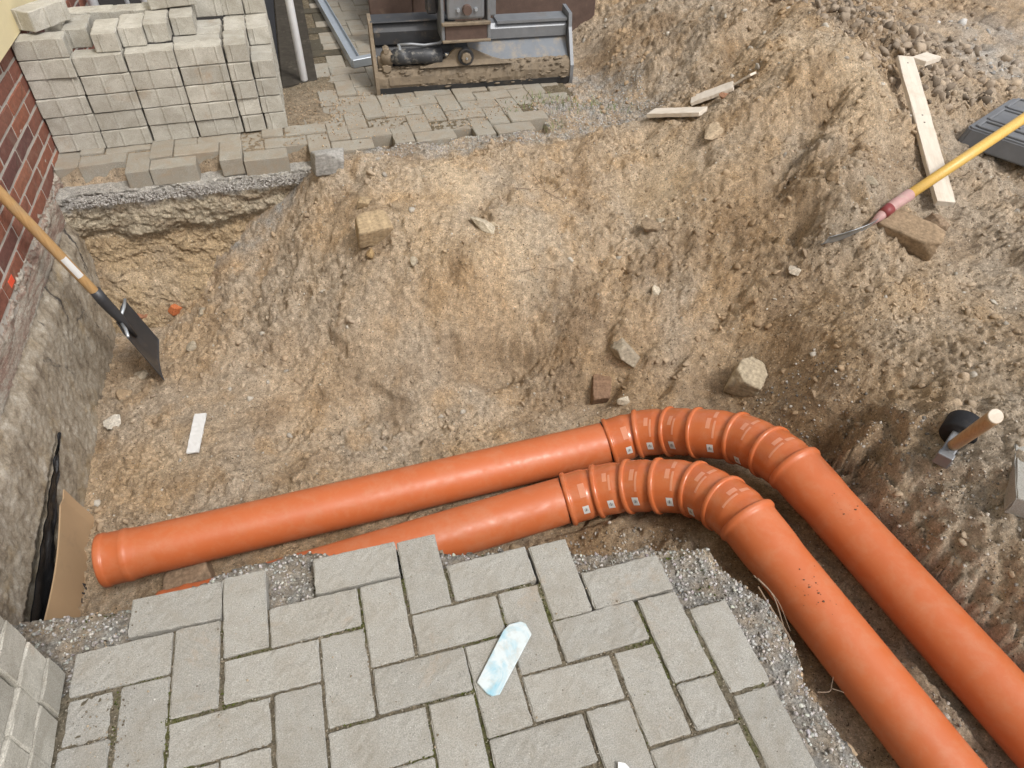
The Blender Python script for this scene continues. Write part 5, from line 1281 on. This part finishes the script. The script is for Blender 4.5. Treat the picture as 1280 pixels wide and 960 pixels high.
# ------------------------------------------------------------------ roots, twigs, weeds
def root_(pts_, r, label=None):
    P_ = [Vector((a, b, (g1(a, b) if c is None else c)+.004)) for a, b, c in pts_]; s = [q for sg in catmull(P_, 5) for q in sg[:-1]]+[P_[-1]]
    return sweep('root', s, [r*(1-.6*k/len(s)) for k in range(len(s))], 6)
def roots(name, lst, loc, label):
    t = tag(empty(name, loc), label, 'roots')
    for p_, r in lst: child(t, 'strand', root_(p_, r), M['root'], True)
roots('exposed_roots', [([(.83, -.10, -.06), (.865, -.13, -.10), (.875, -.19, -.15), (.87, -.24, -.17)], .0026), ([(.82, -.12, -.06), (.855, -.17, -.12), (.885, -.22, -.17), (.89, -.27, -.2)], .002), ([(.825, -.09, -.06), (.88, -.14, -.12), (.895, -.20, -.17)], .0016), ([(.82, -.14, -.06), (.85, -.20, -.12), (.855, -.25, -.15)], .002), ([(.81, -.16, -.06), (.845, -.22, -.10), (.86, -.30, -.16)], .0016)], (.83, -.10, -.06), 'tangle of dry roots hanging from the gravel edge beside the pipe')
roots('exposed_roots', [([(.83, -.37, -.09), (.87, -.37, -.11), (.89, -.355, -.125), (.905, -.34, -.125)], .0012), ([(.88, -.365, -.115), (.90, -.372, -.125), (.91, -.376, -.13)], .001)], (.83, -.37, -.09), 'pale forked root sticking out of the trench edge lower down')
roots('dry_twigs', [([(.77, 1.877, None), (.86, 1.872, None), (.93, 1.868, None)], .0016), ([(.91, 1.86, None), (.95, 1.81, None), (.985, 1.76, None)], .0018), ([(.90, 2.0, None), (.92, 1.93, None), (.95, 1.85, None)], .0014), ([(.95, 1.85, None), (1.02, 1.87, None), (1.06, 1.90, None)], .0014), ([(.70, 1.50, None), (.8, 1.49, None), (.86, 1.46, None)], .0014)], (.9, 1.86, g1(.9, 1.86)), 'thin dark twigs and cracks of root on the bare sand slope')
rng = np.random.default_rng(77); V = []; F_ = []
for (cx, cy, n_, sp) in ((1.18, 2.72, 70, .09), (1.32, 2.62, 60, .1), (1.12, 2.42, 25, .05), (1.5, 2.55, 30, .07), (1.0, 2.62, 14, .04), (.03, -.05, 0, 0)):
    for _ in range(n_):
        a, b = cx+rng.normal(0, sp), cy+rng.normal(0, sp*.5); z_ = g1(a, b); an_ = rng.uniform(0, 6.28); l = rng.uniform(.012, .035); w_ = .0016
        t = np.array([math.cos(an_), math.sin(an_), 0]); s_ = np.array([-t[1], t[0], 0]); p_ = np.array([a, b, z_-.002]); k = len(V)
        V += [p_-s_*w_, p_+s_*w_, p_+t*l*.4+s_*w_*.7+np.array([0, 0, l*.8]), p_+t*l*.4-s_*w_*.7+np.array([0, 0, l*.8]), p_+t*l+np.array([0, 0, l*1.1])]
        F_ += [(k, k+1, k+2, k+3), (k+3, k+2, k+4)]
tag(link('grass_tufts', mesh('grass_tufts', V, F_), M['grass']), kind='stuff')
# moss and dirt crumbs that fill the joints of the path
a = RNG.uniform(-.7, .7, 60000); b = RNG.uniform(-.6, .2, 60000)
fu, fv_ = a/.1, b/.1; du = np.abs(fu-np.round(fu))*.1; dv = np.abs(fv_-np.round(fv_))*.1
zt_ = gz(a, b); k = (np.minimum(du, dv) < .004) & in_poly(a, b, NEAR) & (RNG.random(60000) < .55)
a, b, zt_ = a[k], b[k], zt_[k]; r = .0011+.0022*RNG.random(len(a))**2; ms = fbm(a, b, 5, 4, 80) > .10
cc = np.where(ms[:, None], np.array((.075, .085, .02)), np.array((.20, .165, .12)))*RNG.uniform(.6, 1.5, len(a))[:, None]; pale = RNG.random(len(a)) < .12; cc[pale] = (.36, .33, .27)
scatter('joint_crumbs', a, b, np.minimum(zt_+.002, -.006)+.002, r, cc, 1, 417, M['clod'])
# crumbs of soil lying about on the paved path and yard
a = np.concatenate([RNG.uniform(-.7, .7, 260), RNG.normal(-.62, .04, 500)]); b = np.concatenate([RNG.uniform(-.58, .1, 260), RNG.uniform(-.5, .2, 500)]); r = .0012+.0022*RNG.random(len(a))**3
scatter('path_crumbs', a, b, np.zeros(len(a))+.0008, r, np.array((.20, .165, .12))*RNG.uniform(.5, 2.0, len(a))[:, None], 1, 418, M['clod'])
a = np.concatenate([RNG.normal(.0, .22, 1500), RNG.normal(.75, .28, 700)]); b = np.concatenate([RNG.normal(2.85, .2, 1500), RNG.normal(2.66, .10, 700)]); ok = (b > 2.42) & (a > -.15) & (a < 1.35); a, b = a[ok], b[ok]; r = .0018+.005*RNG.random(len(a))**3
scatter('yard_crumbs', a, b, np.full(len(a), -.0285), r, np.array((.36, .27, .18))*RNG.uniform(.6, 1.4, len(a))[:, None], 1, 419, M['clod'])
for o in bpy.data.objects:
    if o.get('kind') is None and o.parent is None and o.type in ('MESH', 'EMPTY') and 'label' not in o: print('UNLABELLED', o.name)
